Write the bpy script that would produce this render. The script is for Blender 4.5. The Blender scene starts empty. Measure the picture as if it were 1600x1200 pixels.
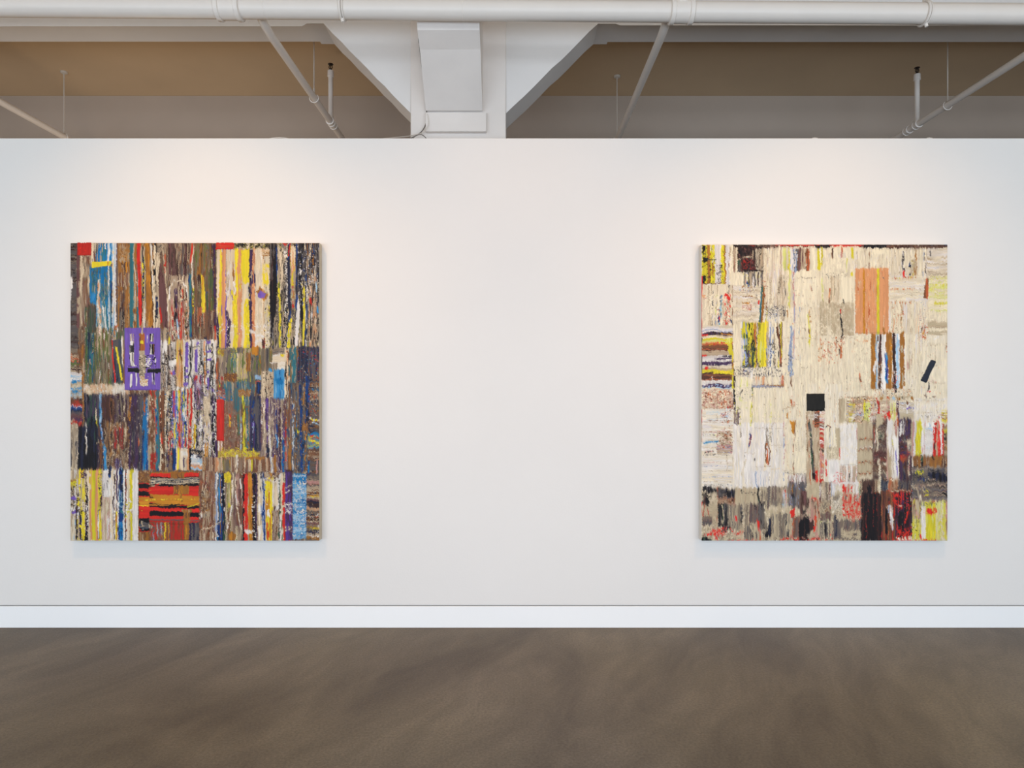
import bpy, bmesh, math, random
import numpy as np
from mathutils import Vector, Matrix

# ---------------------------------------------------------------- camera, world, lights, exposure
SC = bpy.context.scene
COL = SC.collection
F = 1016.0            # focal length in pixels of the 1600 px wide frame
EYE = 1.5             # camera height
WALL = 4.0            # distance of the gallery wall

cd = bpy.data.cameras.new('camera'); cam = bpy.data.objects.new('camera', cd); COL.objects.link(cam)
cam.location = (0, 0, EYE); cam.rotation_euler = (math.radians(90), 0, 0)
cd.sensor_width = 36.0; cd.lens = F / 1600 * 36.0; cd.shift_x = -1 / 1600
cd.clip_start = 0.05; cd.clip_end = 100
SC.camera = cam

SC.view_settings.view_transform = 'Standard'; SC.view_settings.look = 'None'
SC.view_settings.gamma = 1.0; SC.view_settings.use_curve_mapping = False
SC.view_settings.exposure = -0.05
wd = bpy.data.worlds.new('world'); SC.world = wd; wd.use_nodes = True
wd.node_tree.nodes['Background'].inputs[0].default_value = (0.80, 0.88, 1.0, 1)
wd.node_tree.nodes['Background'].inputs[1].default_value = 0.35

def area(name, loc, target, sx, sy, power, col):
    l = bpy.data.lights.new(name, 'AREA'); l.shape = 'RECTANGLE'; l.size = sx; l.size_y = sy
    l.energy = power; l.color = col
    o = bpy.data.objects.new(name, l); COL.objects.link(o); o.location = loc
    d = Vector(target) - Vector(loc); o.rotation_euler = d.to_track_quat('-Z', 'Y').to_euler()
    return o
def spot(name, loc, target, power, col, angle, blend, size):
    l = bpy.data.lights.new(name, 'SPOT'); l.energy = power; l.color = col
    l.spot_size = math.radians(angle); l.spot_blend = blend; l.shadow_soft_size = size
    o = bpy.data.objects.new(name, l); COL.objects.link(o); o.location = loc
    d = Vector(target) - Vector(loc); o.rotation_euler = d.to_track_quat('-Z', 'Y').to_euler()
    return o
COOL = (0.70, 0.84, 1.0); WARM = (1.0, 0.59, 0.27)
# daylight from the window bank on the street side, behind the camera
area('daylight_window', (0.0, -2.85, 1.0), (0.0, 4.0, 1.0), 15.0, 1.7, 440, COOL)
# added high fill, no known window, to brighten beam, haunches and pipes
area('upper_fill_light', (0.0, -2.85, 3.6), (0.0, 5.0, 3.4), 15.0, 0.9, 118, (0.86, 0.92, 1.0))
# one track lamp for each painting, then an added fill spot
spot('track_and_fill_lamp', (-1.95, 2.25, 3.95), (-1.85, 4.0, 0.95), 106, WARM, 84, 1.0, 0.020)
spot('track_and_fill_lamp', (1.85, 2.25, 3.95), (1.9, 4.0, 0.95), 90, WARM, 84, 1.0, 0.020)
spot('track_and_fill_lamp', (0.05, 1.5, 3.95), (0.05, 4.0, 1.5), 68, (1.0, 0.48, 0.16), 76, 1.0, 0.05)  # added spot, no known lamp, to warm the wall between the paintings
# lamp of the room beyond the wall, off to the left
l = bpy.data.lights.new('back_room_lamp', 'POINT'); l.energy = 38; l.color = (1.0, 0.80, 0.58); l.shadow_soft_size = 0.6
o = bpy.data.objects.new('back_room_lamp', l); COL.objects.link(o); o.location = (-3.6, 6.3, 2.0)

# ---------------------------------------------------------------- helpers
rng = np.random.default_rng(7)
random.seed(7)
def lin(c):
    c = np.asarray(c, dtype=np.float64) / 255.0
    return np.where(c <= 0.04045, c / 12.92, ((c + 0.055) / 1.055) ** 2.4)
def at(px, py, d):
    """a point seen at pixel (px, py) of the photograph, d metres in front of the camera"""
    return Vector(((px - 801) * d / F, d, EYE + (600 - py) * d / F))
def mat(name, rgb, rough=0.6, spec=0.5, mottle=0.04, scale=3.0, bump=0.0, bscale=40.0):
    m = bpy.data.materials.new(name); m.use_nodes = True; nt = m.node_tree; b = nt.nodes['Principled BSDF']
    b.inputs['Roughness'].default_value = rough; b.inputs['Specular IOR Level'].default_value = spec
    c = lin(rgb)
    tc = nt.nodes.new('ShaderNodeTexCoord'); nz = nt.nodes.new('ShaderNodeTexNoise')
    nz.inputs['Scale'].default_value = scale; nz.inputs['Detail'].default_value = 6
    nt.links.new(tc.outputs['Object'], nz.inputs['Vector'])
    r = nt.nodes.new('ShaderNodeValToRGB'); nt.links.new(nz.outputs['Fac'], r.inputs[0])
    r.color_ramp.elements[0].position = 0.3; r.color_ramp.elements[1].position = 0.7
    r.color_ramp.elements[0].color = (*[max(0, v * (1 - mottle)) for v in c], 1)
    r.color_ramp.elements[1].color = (*[min(1, v * (1 + mottle)) for v in c], 1)
    nt.links.new(r.outputs[0], b.inputs['Base Color'])
    if bump:
        n2 = nt.nodes.new('ShaderNodeTexNoise'); n2.inputs['Scale'].default_value = bscale; n2.inputs['Detail'].default_value = 4
        nt.links.new(tc.outputs['Object'], n2.inputs['Vector'])
        bp = nt.nodes.new('ShaderNodeBump'); bp.inputs['Strength'].default_value = bump; bp.inputs['Distance'].default_value = 0.01
        nt.links.new(n2.outputs['Fac'], bp.inputs['Height']); nt.links.new(bp.outputs[0], b.inputs['Normal'])
    return m
def obj(name, bm, m, parent=None, smooth=False):
    me = bpy.data.meshes.new(name); bm.normal_update(); bm.to_mesh(me); bm.free()
    me.materials.append(m)
    if smooth:
        me.polygons.foreach_set('use_smooth', [True] * len(me.polygons))
        try: me.set_sharp_from_angle(angle=math.radians(40))
        except Exception: pass
    o = bpy.data.objects.new(name, me); COL.objects.link(o)
    if parent is not None:
        o.parent = parent
        me.transform(Matrix.Translation(-Vector(world_of(parent))))
    return o
def world_of(o):
    v = Vector(o.location)
    while o.parent is not None:
        o = o.parent; v += Vector(o.location)
    return v
def struct(o): o['kind'] = 'structure'; return o
def tag(o, label, cat, group=None):
    o['label'] = label; o['category'] = cat
    if group: o['group'] = group
    return o
def thing(name, label, cat, loc, group=None):
    o = bpy.data.objects.new(name, None); COL.objects.link(o); o.location = loc; o.empty_display_size = 0.1
    return tag(o, label, cat, group)
def BM(): return bmesh.new()
def box(bm, x0, x1, y0, y1, z0, z1, bev=0.0):
    vs = [bm.verts.new((x, y, z)) for x in (x0, x1) for y in (y0, y1) for z in (z0, z1)]
    fs = [(0, 1, 3, 2), (4, 6, 7, 5), (0, 4, 5, 1), (2, 3, 7, 6), (0, 2, 6, 4), (1, 5, 7, 3)]
    faces = [bm.faces.new([vs[i] for i in f]) for f in fs]
    if bev:
        bmesh.ops.bevel(bm, geom=list({e for f in faces for e in f.edges}), offset=bev, segments=2, affect='EDGES', profile=0.5)
    return bm
def tube(bm, pts, r, seg=24, caps=True):
    """a tube through points; r is a number or one radius per point"""
    pts = [Vector(p) for p in pts]; n = len(pts)
    rs = [r] * n if isinstance(r, (int, float)) else list(r)
    rings = []; ref = None
    for i, p in enumerate(pts):
        t = (pts[min(i + 1, n - 1)] - pts[max(i - 1, 0)])
        if t.length < 1e-9: t = pts[-1] - pts[0]
        t.normalize()
        if ref is None:
            ref = Vector((0, 0, 1)) if abs(t.z) < 0.9 else Vector((1, 0, 0))
        a = (ref - t * ref.dot(t)).normalized(); b = t.cross(a); ref = a
        rings.append([bm.verts.new(p + (a * math.cos(k * 2 * math.pi / seg) + b * math.sin(k * 2 * math.pi / seg)) * rs[i]) for k in range(seg)])
    for i in range(n - 1):
        for k in range(seg):
            bm.faces.new((rings[i][k], rings[i][(k + 1) % seg], rings[i + 1][(k + 1) % seg], rings[i + 1][k]))
    if caps:
        bm.faces.new(list(reversed(rings[0]))); bm.faces.new(rings[-1])
    return bm
def prism(bm, poly, a, b, axis='y'):
    """extrude a polygon of (x, z) along y, or of (y, z) along x, from a to b"""
    f = (lambda p, t: (p[0], t, p[1])) if axis == 'y' else (lambda p, t: (t, p[0], p[1]))
    A = [bm.verts.new(f(p, a)) for p in poly]; B = [bm.verts.new(f(p, b)) for p in poly]; n = len(poly)
    bm.faces.new(A); bm.faces.new(list(reversed(B)))
    for i in range(n): bm.faces.new((A[i], B[i], B[(i + 1) % n], A[(i + 1) % n]))
    bmesh.ops.recalc_face_normals(bm, faces=bm.faces[:])
    return bm
def ring(bm, c, axis, R, r, a0=0.0, a1=360.0, seg=32, rs=8):
    """part of a round-section ring about an axis"""
    axis = Vector(axis).normalized(); u = Vector((0, 0, 1)) if abs(axis.z) < 0.9 else Vector((1, 0, 0))
    u = (u - axis * u.dot(axis)).normalized(); v = axis.cross(u)
    pts = []
    for i in range(seg + 1):
        t = math.radians(a0 + (a1 - a0) * i / seg)
        pts.append(Vector(c) + (u * math.cos(t) + v * math.sin(t)) * R)
    tube(bm, pts, r, rs); return bm

# ---------------------------------------------------------------- materials of the room
M_wall = mat('wall_paint', (236, 233, 229), 0.62, 0.3, 0.012, 1.2, 0.05, 90)
M_base = mat('baseboard_paint', (252, 253, 253), 0.5, 0.35, 0.01, 2.0, 0.03, 60)
M_gap = mat('reveal_shadow_gap', (150, 148, 146), 0.9, 0.1)
M_conc = mat('painted_concrete', (242, 234, 227), 0.65, 0.3, 0.05, 2.2, 0.25, 14)
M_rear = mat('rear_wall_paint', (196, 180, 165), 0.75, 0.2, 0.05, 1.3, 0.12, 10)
M_slab = mat('ceiling_plaster', (216, 190, 157), 0.8, 0.2, 0.05, 1.1, 0.15, 8)
M_soff = mat('beam_paint', (240, 236, 232), 0.7, 0.25, 0.04, 1.5, 0.15, 12)
M_pipe = mat('white_pipe_enamel', (248, 240, 231), 0.38, 0.5, 0.015, 6.0)
M_thin = mat('rod_paint', (215, 205, 192), 0.5, 0.4)
M_brass = mat('dark_sprinkler_bronze', (42, 30, 22), 0.45, 0.5)
M_cable = mat('grey_cable_sheath', (120, 112, 104), 0.5, 0.4)
M_wcable = mat('white_cable_sheath', (232, 224, 214), 0.5, 0.4)
M_dark = mat('dark_metal', (48, 46, 50), 0.5, 0.4)
M_side2 = mat('primed_canvas_edge', (226, 220, 210), 0.9, 0.1, 0.05, 25, 0.2, 400)
M_side = mat('raw_canvas_edge', (206, 194, 172), 0.9, 0.1, 0.06, 25, 0.2, 400)

def floor_material():
    m = bpy.data.materials.new('brushed_taupe_carpet'); m.use_nodes = True; nt = m.node_tree; b = nt.nodes['Principled BSDF']
    b.inputs['Roughness'].default_value = 0.5; b.inputs['Specular IOR Level'].default_value = 0.4
    N = nt.nodes.new; L = nt.links.new
    tc = N('ShaderNodeTexCoord')
    mp = N('ShaderNodeMapping'); mp.vector_type = 'TEXTURE'; mp.inputs['Rotation'].default_value = (0, 0, math.radians(58)); mp.inputs['Scale'].default_value = (1.6, 0.75, 1)
    L(tc.outputs['Object'], mp.inputs['Vector'])
    n1 = N('ShaderNodeTexNoise'); n1.inputs['Scale'].default_value = 1.25; n1.inputs['Detail'].default_value = 5; n1.inputs['Roughness'].default_value = 0.55; n1.inputs['Distortion'].default_value = 0.9
    L(mp.outputs[0], n1.inputs['Vector'])
    r1 = N('ShaderNodeValToRGB'); e = r1.color_ramp.elements
    e[0].position = 0.30; e[0].color = (*lin((91, 79, 66)), 1); e[1].position = 0.72; e[1].color = (*lin((125, 113, 97)), 1)
    L(n1.outputs['Fac'], r1.inputs[0])
    n2 = N('ShaderNodeTexNoise'); n2.inputs['Scale'].default_value = 85; n2.inputs['Detail'].default_value = 6; n2.inputs['Roughness'].default_value = 0.75
    L(tc.outputs['Object'], n2.inputs['Vector'])
    r2 = N('ShaderNodeValToRGB'); r2.color_ramp.elements[0].position = 0.3; r2.color_ramp.elements[1].position = 0.7
    r2.color_ramp.elements[0].color = (0.62, 0.62, 0.62, 1); r2.color_ramp.elements[1].color = (1.32, 1.32, 1.32, 1)
    L(n2.outputs['Fac'], r2.inputs[0])
    mx = N('ShaderNodeMix'); mx.data_type = 'RGBA'; mx.blend_type = 'MULTIPLY'; mx.inputs['Factor'].default_value = 1
    L(r1.outputs[0], mx.inputs[6]); L(r2.outputs[0], mx.inputs[7])
    # faint yellowish and greyish areas of the pile
    n3 = N('ShaderNodeTexNoise'); n3.inputs['Scale'].default_value = 0.55; n3.inputs['Detail'].default_value = 2
    L(tc.outputs['Object'], n3.inputs['Vector'])
    r3 = N('ShaderNodeValToRGB'); r3.color_ramp.elements[0].position = 0.35; r3.color_ramp.elements[1].position = 0.65
    r3.color_ramp.elements[0].color = (1.0, 0.98, 0.84, 1); r3.color_ramp.elements[1].color = (1.0, 0.99, 1.0, 1)
    L(n3.outputs['Fac'], r3.inputs[0])
    m2 = N('ShaderNodeMix'); m2.data_type = 'RGBA'; m2.blend_type = 'MULTIPLY'; m2.inputs['Factor'].default_value = 1
    L(mx.outputs[2], m2.inputs[6]); L(r3.outputs[0], m2.inputs[7])
    # brushed marks of the pile, running diagonally into the room
    mp4 = N('ShaderNodeMapping'); mp4.vector_type = 'TEXTURE'; mp4.inputs['Rotation'].default_value = (0, 0, math.radians(64)); mp4.inputs['Scale'].default_value = (1.0, 0.42, 1)
    L(tc.outputs['Object'], mp4.inputs['Vector'])
    n4 = N('ShaderNodeTexNoise'); n4.inputs['Scale'].default_value = 1.5; n4.inputs['Detail'].default_value = 7; n4.inputs['Roughness'].default_value = 0.62; n4.inputs['Distortion'].default_value = 1.4
    L(mp4.outputs[0], n4.inputs['Vector'])
    r4 = N('ShaderNodeValToRGB'); r4.color_ramp.elements[0].position = 0.36; r4.color_ramp.elements[1].position = 0.66
    r4.color_ramp.elements[0].color = (0.86, 0.85, 0.83, 1); r4.color_ramp.elements[1].color = (1.12, 1.13, 1.14, 1)
    L(n4.outputs['Fac'], r4.inputs[0])
    m4 = N('ShaderNodeMix'); m4.data_type = 'RGBA'; m4.blend_type = 'MULTIPLY'; m4.inputs['Factor'].default_value = 1
    L(m2.outputs[2], m4.inputs[6]); L(r4.outputs[0], m4.inputs[7])
    L(m4.outputs[2], b.inputs['Base Color'])
    bp = N('ShaderNodeBump'); bp.inputs['Strength'].default_value = 0.35; bp.inputs['Distance'].default_value = 0.006
    L(n2.outputs['Fac'], bp.inputs['Height']); L(bp.outputs[0], b.inputs['Normal'])
    return m

# ---------------------------------------------------------------- the room
XL, XR, YB, YF, ZC = -8.0, 8.0, -3.0, 7.13, 4.66
HW = 3.012                                           # top of the gallery wall
struct(obj('floor', box(BM(), XL, XR, YB, YF + .2, -0.1, 0.0), floor_material()))
struct(obj('ceiling', box(BM(), XL, XR, YB, YF + .2, ZC, ZC + 0.2), M_slab))
# gallery wall: drywall above a recessed reveal, flush baseboard below
struct(obj('wall_front', box(BM(), XL + .001, XR - .001, WALL, WALL + 0.16, 0.139, HW, 0.003), M_wall))
wc = obj('wall_core', box(BM(), XL + .001, XR - .001, WALL + 0.012, WALL + 0.148, 0.001, 0.1385), M_gap); struct(wc); wc.name = 'trim_1'
struct(obj('baseboard_front', box(BM(), XL + .001, XR - .001, WALL - 0.0005, WALL + 0.0115, 0.0005, 0.133, 0.0015), M_base))
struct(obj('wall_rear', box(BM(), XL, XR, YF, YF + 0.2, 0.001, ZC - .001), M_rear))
struct(obj('wall_left', box(BM(), XL - 0.2, XL, YB, YF + .2, -0.1, ZC + .2), M_wall))
struct(obj('wall_right', box(BM(), XR, XR + 0.2, YB, YF + .2, -0.1, ZC + .2), M_wall))
bm = BM()
box(bm, XL, XR, YB - 0.2, YB, -0.1, 0.12); box(bm, XL, XR, YB - 0.2, YB, 1.9, 3.1); box(bm, XL, XR, YB - 0.2, YB, 4.1, ZC + .2)
for x0, x1 in ((XL, -6.1), (-2.3, -2.0), (2.0, 2.3), (6.1, XR)): box(bm, x0, x1, YB - 0.2, YB, 0.12, 1.9); box(bm, x0, x1, YB - 0.2, YB, 3.1, 4.1)
struct(obj('wall_back', bm, M_wall))

# column, beam with haunches on both sides, bracket of the cross beam
def X(px, d): return (px - 801) * d / F
def Z(py, d): return EYE + (600 - py) * d / F
D0 = 5.0
CX0, CX1 = X(642, D0), X(790.5, D0)
struct(obj('column', box(BM(), CX0, CX1, D0 - 0.02, D0 + 0.62, 0.001, ZC - .001, 0.008), M_conc))
def wob(v, a=0.004): return v + random.uniform(-a, a)
def haunch(name, xa, ya, xb, yb, notch_px, beam_px, sgn, xend, m):
    """one side of the beam: deep haunch at the column, a short raised step, then the straight beam out to the side wall"""
    zt = ZC - .002
    # haunch wedge and step zone, thicker than the beam
    n = 10; low = []
    for i in range(n + 1):
        t = i / n
        px = xb + (xa - xb) * t; py = yb + (ya - yb) * t
        low.append((X(px, D0), Z(py, D0) + (random.uniform(-.006, .006) if 0 < i < n else 0)))
    zb = Z(ya, D0); xs_ = X(notch_px, D0)
    poly = low + [(xs_, zb + .0005), (xs_, zt), (low[0][0], zt)]
    struct(obj(name, prism(BM(), poly, D0, D0 + 0.304), m))
    # straight beam with a thin lip left by the formwork along its front edge
    bm = BM()
    box(bm, min(xs_, xend), max(xs_, xend), D0 + .001, D0 + 0.266, zb, zt)
    zl_ = Z(beam_px, D0); a = X(notch_px, D0) - .0 + sgn * 0.02; b = a + sgn * .04
    prism(bm, [(a, zb + .001), (b, zl_), (xend, zl_), (xend, zb + .001)], D0 + .0, D0 + .012)
    return struct(obj('ceiling_beam', bm, m))
haunch('beam_haunch', 505.5, 36.5, 642, 177, 484, 41, -1, XL, M_soff)
haunch('beam_haunch', 934.6, 37, 790, 177.5, 957, 39.5, 1, XR, M_soff)
# the cross beam's bracket, coming down the front of the column
bx0, bx1 = X(667, D0), X(754.5, D0)
prof = [(D0 - .02, Z(173, D0)), (D0 - .055, Z(173, D0 - .055)), (4.62, Z(75, 4.60)), (4.50, Z(47, 4.50)), (4.475, Z(33, 4.475)), (4.475, ZC - .003), (D0 - .02, ZC - .003)]
struct(obj('beam_bracket', prism(BM(), prof, bx0, bx1, 'x'), M_conc))
struct(obj('bracket_foot', box(BM(), bx0 - .002, X(760.5, D0), D0 - 0.062, D0 - .021, Z(205.5, D0 - .06), Z(175.6, D0 - .06), 0.004), M_conc))

# ---------------------------------------------------------------- pipes
HP = 4.0
DM = 4.38                                          # distance of the big main pipe
zl, zr = Z(10.0, DM), Z(22.5, DM)
def mz(x): return zl + (zr - zl) * (x - X(0, DM)) / (X(1600, DM) - X(0, DM))
RM = 0.0665
mp = thing('main_pipe', 'thick white horizontal pipe running the whole width above the wall', 'pipe', (0, DM, mz(0)))
obj('pipe', tube(BM(), [(x, DM, mz(x)) for x in (XL + .01, -4, 0, 4, XR - .01)], RM, 40), M_pipe, mp, True)
def coupling(px0, px1, outlet=False):
    xa, xb = X(px0, DM), X(px1, DM); ax = Vector((1, 0, (zr - zl) / 6.9)).normalized()
    def p(x): return (x, DM, mz(x))
    r0 = RM
    c = obj('coupling', tube(BM(), [p(xa), p(xa), p(xa + .004), p(xa + .030), p(xa + .034), p(xb - .034), p(xb - .030), p(xb - .004), p(xb), p(xb)],
             [r0, r0 + .011, r0 + .016, r0 + .016, r0 + .008, r0 + .008, r0 + .016, r0 + .016, r0 + .011, r0], 40), M_pipe, mp, True)
    return c
coupling(339, 378)
cc = coupling(1046, 1083)
# bolt pads of the couplings, on top
for px in (1064,):
    obj('outlet', tube(BM(), [(X(px, DM), DM - .03, mz(X(px, DM)) + .045), (X(px, DM), DM - .045, mz(X(px, DM)) + .09)], [.045, .042], 24), M_pipe, mp, True)
# thin welded seam rings
for px in (417, 724):
    x = X(px, DM)
    obj('seam', tube(BM(), [(x - .006, DM, mz(x)), (x - .003, DM, mz(x)), (x + .003, DM, mz(x)), (x + .006, DM, mz(x))], [RM, RM + .0012, RM + .0012, RM], 40), M_pipe, mp, True)
x = X(724, DM); obj('nipple', tube(BM(), [(x, DM - .035, mz(x) + .052), (x, DM - .045, mz(x) + .068)], .008, 12), M_pipe, mp, True)
for px in (534, 1443):
    x = X(px, DM); s = -1 if px < 800 else 1
    rg = BM(); ring(rg, (x, DM, mz(x)), (1, 0, 0), RM + .008, .0085, 0, 360, 40, 10)
    # slightly wider strap beside the rod
    ring(rg, (x + .017, DM, mz(x)), (1, 0, 0), RM + .006, .005, 0, 360, 40, 8)
    hg = obj('hanger_ring', rg, M_pipe, mp, True)
    obj('hanger_rod', tube(BM(), [(x, DM, mz(x) + RM + .005), (x, DM, ZC - .001)], .006, 12), M_thin, hg, True)
    nb = BM(); tube(nb, [(x + .006, DM - .012, mz(x) - RM - .006), (x + .012, DM - .014, mz(x) - RM - .030)], [.012, .011], 12)
    obj('nut', nb, M_pipe, hg, True)

# branch pipes running back from the main pipe, at right angles to it
RB = 0.0295
def branch(label, xp, hanger_d, riser_d, ring_ds, mm=M_pipe, hp=HP):
    y0 = DM + RM + (.026 if 1 < xp < 1.2 else .005); t = thing('branch_pipe', label, 'pipe', (xp, y0, hp), None)
    obj('pipe', tube(BM(), [(xp, y0, hp + .03), (xp, y0 + .10, hp + .012), (xp, y0 + .22, hp), (xp, DM + .35, hp), (xp, 6.0, hp), (xp, YF - .005, hp)], RB, 24), mm, t, True)
    if hanger_d:
        rg = obj('hanger_ring', ring(BM(), (xp, hanger_d, hp - .003), (0, 1, 0), RB + .009, .0042, 40, 320), mm, t, True)
        rd = BM(); tube(rd, [(xp, hanger_d, hp + RB + .012), (xp, hanger_d, ZC - .001)], .0052, 10)
        tube(rd, [(xp, hanger_d, hp + RB + .004), (xp, hanger_d, hp + RB + .05)], .0095, 10)
        obj('hanger_rod', rd, M_thin, rg, True)
        obj('ceiling_plate', tube(BM(), [(xp, hanger_d, ZC - .022), (xp, hanger_d, ZC - .014), (xp, hanger_d, ZC - .0005)], [.016, .032, .034], 20), M_thin, rg, True)
    for d in ring_ds:
        obj('fitting', tube(BM(), [(xp, d - .035, hp), (xp, d - .033, hp), (xp, d - .022, hp), (xp, d - .020, hp), (xp, d + .020, hp), (xp, d + .022, hp), (xp, d + .033, hp), (xp, d + .035, hp)],
            [RB, RB + .010, RB + .010, RB + .005, RB + .005, RB + .010, RB + .010, RB], 24), mm, t, True)
    if riser_d:
        top = hp + 0.485
        rs = BM(); tube(rs, [(xp, riser_d, hp + .01), (xp, riser_d, hp + .04), (xp, riser_d, hp + .05), (xp, riser_d, top - .06), (xp, riser_d, top - .055), (xp, riser_d, top)],
             [.030, .028, .0225, .0225, .031, .029], 20)
        rs = obj('riser', rs, mm, t, True)
        hd = BM(); z = top
        tube(hd, [(xp, riser_d, z - .002), (xp, riser_d, z + .012), (xp, riser_d, z + .014), (xp, riser_d, z + .022)], [.014, .014, .010, .009], 12)
        for s in (-1, 1):
            tube(hd, [(xp + s * .008, riser_d, z + .018), (xp + s * .017, riser_d, z + .034), (xp + s * .012, riser_d, z + .052), (xp, riser_d, z + .060)], .0042, 8)
        tube(hd, [(xp, riser_d, z + .020), (xp, riser_d, z + .058)], .0055, 8)
        tube(hd, [(xp, riser_d, z + .058), (xp, riser_d, z + .062), (xp, riser_d, z + .066)], [.010, .026, .024], 16)
        obj('sprinkler_head', hd, M_brass, rs, True)
    return t
branch('white pipe at far upper left, cut by the picture edge, slanting down behind the wall', -4.54, 6.58, None, ())
branch('white sloping sprinkler pipe in front of the left ceiling bay with upright sprinkler', -1.735, 5.68, 6.2, (6.2, 6.27))
branch('plain white sloping pipe just right of the column haunch, no sprinkler visible', 1.07, 6.67, None, ())
branch('white sprinkler pipe with upright sprinkler above the right painting', 3.90, 5.83, 6.27, (6.27, 6.42))

# ---------------------------------------------------------------- small things on the wall top and the column
def smoothpath(pts, n=8):
    out = []
    P = [Vector(p) for p in pts]
    for i in range(len(P) - 1):
        p0 = P[max(i - 1, 0)]; p1 = P[i]; p2 = P[i + 1]; p3 = P[min(i + 2, len(P) - 1)]
        for k in range(n):
            t = k / n
            out.append(0.5 * ((2 * p1) + (p2 - p0) * t + (2 * p0 - 5 * p1 + 4 * p2 - p3) * t * t + (3 * p1 - p0 - 3 * p2 + p3) * t ** 3))
    out.append(P[-1]); return out
tag(obj('cable', tube(BM(), smoothpath([at(652.5, 20, 4.9), at(653, 40, 4.93), at(655, 64, 4.95), at(658, 95, 4.955), at(663, 130, 4.96), at(665.5, 160, 4.965), at(666.5, 188, 4.965), at(660, 204, 4.94), at(648, 213, 4.92), at(630, 221, 4.9)]), .0042, 8), M_cable, None, True),
    'thin grey cable hanging down the left part of the column and curling at its foot', 'cable')
tag(obj('cable', tube(BM(), smoothpath([at(668, 178, 4.93), at(670, 192, 4.93), at(664, 205, 4.9), at(652, 210, 4.8), at(636, 213, 4.6), at(612, 215.5, 4.3), at(590, 217.5, 4.13)]), .0034, 8), M_wcable, None, True),
    'thin white cable trailing from the column foot left onto the wall top', 'cable')
tag(obj('cable', tube(BM(), smoothpath([at(645, 216, 4.4), at(651, 211.5, 4.4), at(659, 210.5, 4.4), at(666, 216, 4.4)]), .003, 8), M_cable, None, True),
    'small grey loop of cable just above the wall edge in front of the column', 'cable')
clip = BM(); box(clip, X(653.2, 4.93), X(656.4, 4.93), 4.935, 4.965, Z(66, 4.94), Z(60, 4.94), .003)
tag(obj('cable_clip', clip, M_cable), 'small grey clip holding the thin cable high on the column', 'clip')
# dark strip lying along the back of the wall top
b_ = BM(); box(b_, X(1118, 4.13), X(1270, 4.13), 4.10, 4.14, HW + .0005, HW + .0145, .002)
tag(obj('dark_strip', b_, M_dark), 'thin dark flat strip lying on the wall top, its longer left length', 'strip')
b_ = BM(); box(b_, X(1276, 4.13), X(1330, 4.13), 4.10, 4.14, HW + .0005, HW + .018, .002)
tag(obj('dark_strip', b_, M_dark), 'short dark strip on the wall top above the right painting', 'strip')
for px in (1273, 1452):
    b_ = BM(); tube(b_, [at(px - 4, 215.7, 4.08), at(px, 215.4, 4.08), at(px + 5, 215.8, 4.08)], [.0015, .0032, .0015], 8)
    tag(obj('plaster_crumb', b_, M_wcable, None, True), 'tiny white plaster crumb between the two dark strips on the wall top' if px == 1273 else 'tiny white plaster crumb on the wall top under the right sprinkler pipe', 'debris')
b_ = BM(); tube(b_, smoothpath([at(420, 216.8, 4.1), at(427, 215.6, 4.1), at(436, 215.0, 4.1), at(446, 215.7, 4.1), at(452, 217, 4.1)]), .0022, 8)
tag(obj('cable', b_, M_wcable, None, True), 'short curl of white cable on the wall top above the left painting', 'cable')

# ---------------------------------------------------------------- paint engine: colour and relief of an impasto canvas
# coordinates are millimetre-like units on the canvas (one unit = 3.88 mm); K samples per unit
K = 1.45
PAL = dict(k=(30, 27, 30), n=(40, 42, 62), N=(28, 62, 125), b=(25, 120, 180), B=(66, 150, 205), t=(55, 115, 125), g=(98, 112, 55),
           G=(58, 88, 66), o=(165, 110, 48), O=(206, 138, 44), m=(122, 80, 54), M=(72, 48, 42), r=(196, 48, 38), R=(222, 50, 40),
           c=(232, 212, 178), w=(240, 234, 224), T=(188, 166, 136), e=(132, 117, 100), h=(98, 92, 90), y=(244, 220, 52), Y=(218, 204, 50),
           p=(226, 158, 108), v=(124, 94, 184), V=(72, 50, 84), s=(112, 76, 74), l=(164, 200, 224), i=(238, 226, 200), I=(243, 230, 198),
           a=(196, 180, 148), d=(70, 78, 88), q=(229, 221, 214), z=(222, 222, 130), P=(96, 62, 150), x=(204, 150, 140), u=(150, 164, 192),
           j=(198, 100, 60), f=(226, 211, 182))
def vnoise(h, w, cy, cx):
    """smooth value noise, cells of cy by cx samples"""
    gy, gx = int(h / cy) + 3, int(w / cx) + 3
    g = rng.random((gy, gx))
    y = np.arange(h) / cy + rng.random(); x = np.arange(w) / cx + rng.random()
    yi = y.astype(int); xi = x.astype(int); fy = y - yi; fx = x - xi
    fy = (fy * fy * (3 - 2 * fy))[:, None]; fx = (fx * fx * (3 - 2 * fx))[None]
    yi1 = np.minimum(yi + 1, gy - 1); xi1 = np.minimum(xi + 1, gx - 1)
    a = g[np.ix_(yi, xi)]; b = g[np.ix_(yi, xi1)]; c = g[np.ix_(yi1, xi)]; d = g[np.ix_(yi1, xi1)]
    return (a * (1 - fx) + b * fx) * (1 - fy) + (c * (1 - fx) + d * fx) * fy
def pick(f, pl):
    """palette index for every sample of a field, in the palette's proportions"""
    ws = np.cumsum([q[1] for q in pl]); ws = ws / ws[-1]
    return np.searchsorted(np.quantile(f, ws[:-1]), f.ravel()).reshape(f.shape) if len(pl) > 1 else np.zeros(f.shape, int)
def parse(p):
    out = []; i = 0
    while i < len(p):
        ch = p[i]; i += 1; n = ''
        while i < len(p) and (p[i].isdigit() or p[i] == '.'): n += p[i]; i += 1
        if ch != ' ': out.append((ch, float(n) if n else 1.0))
    return out
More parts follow.
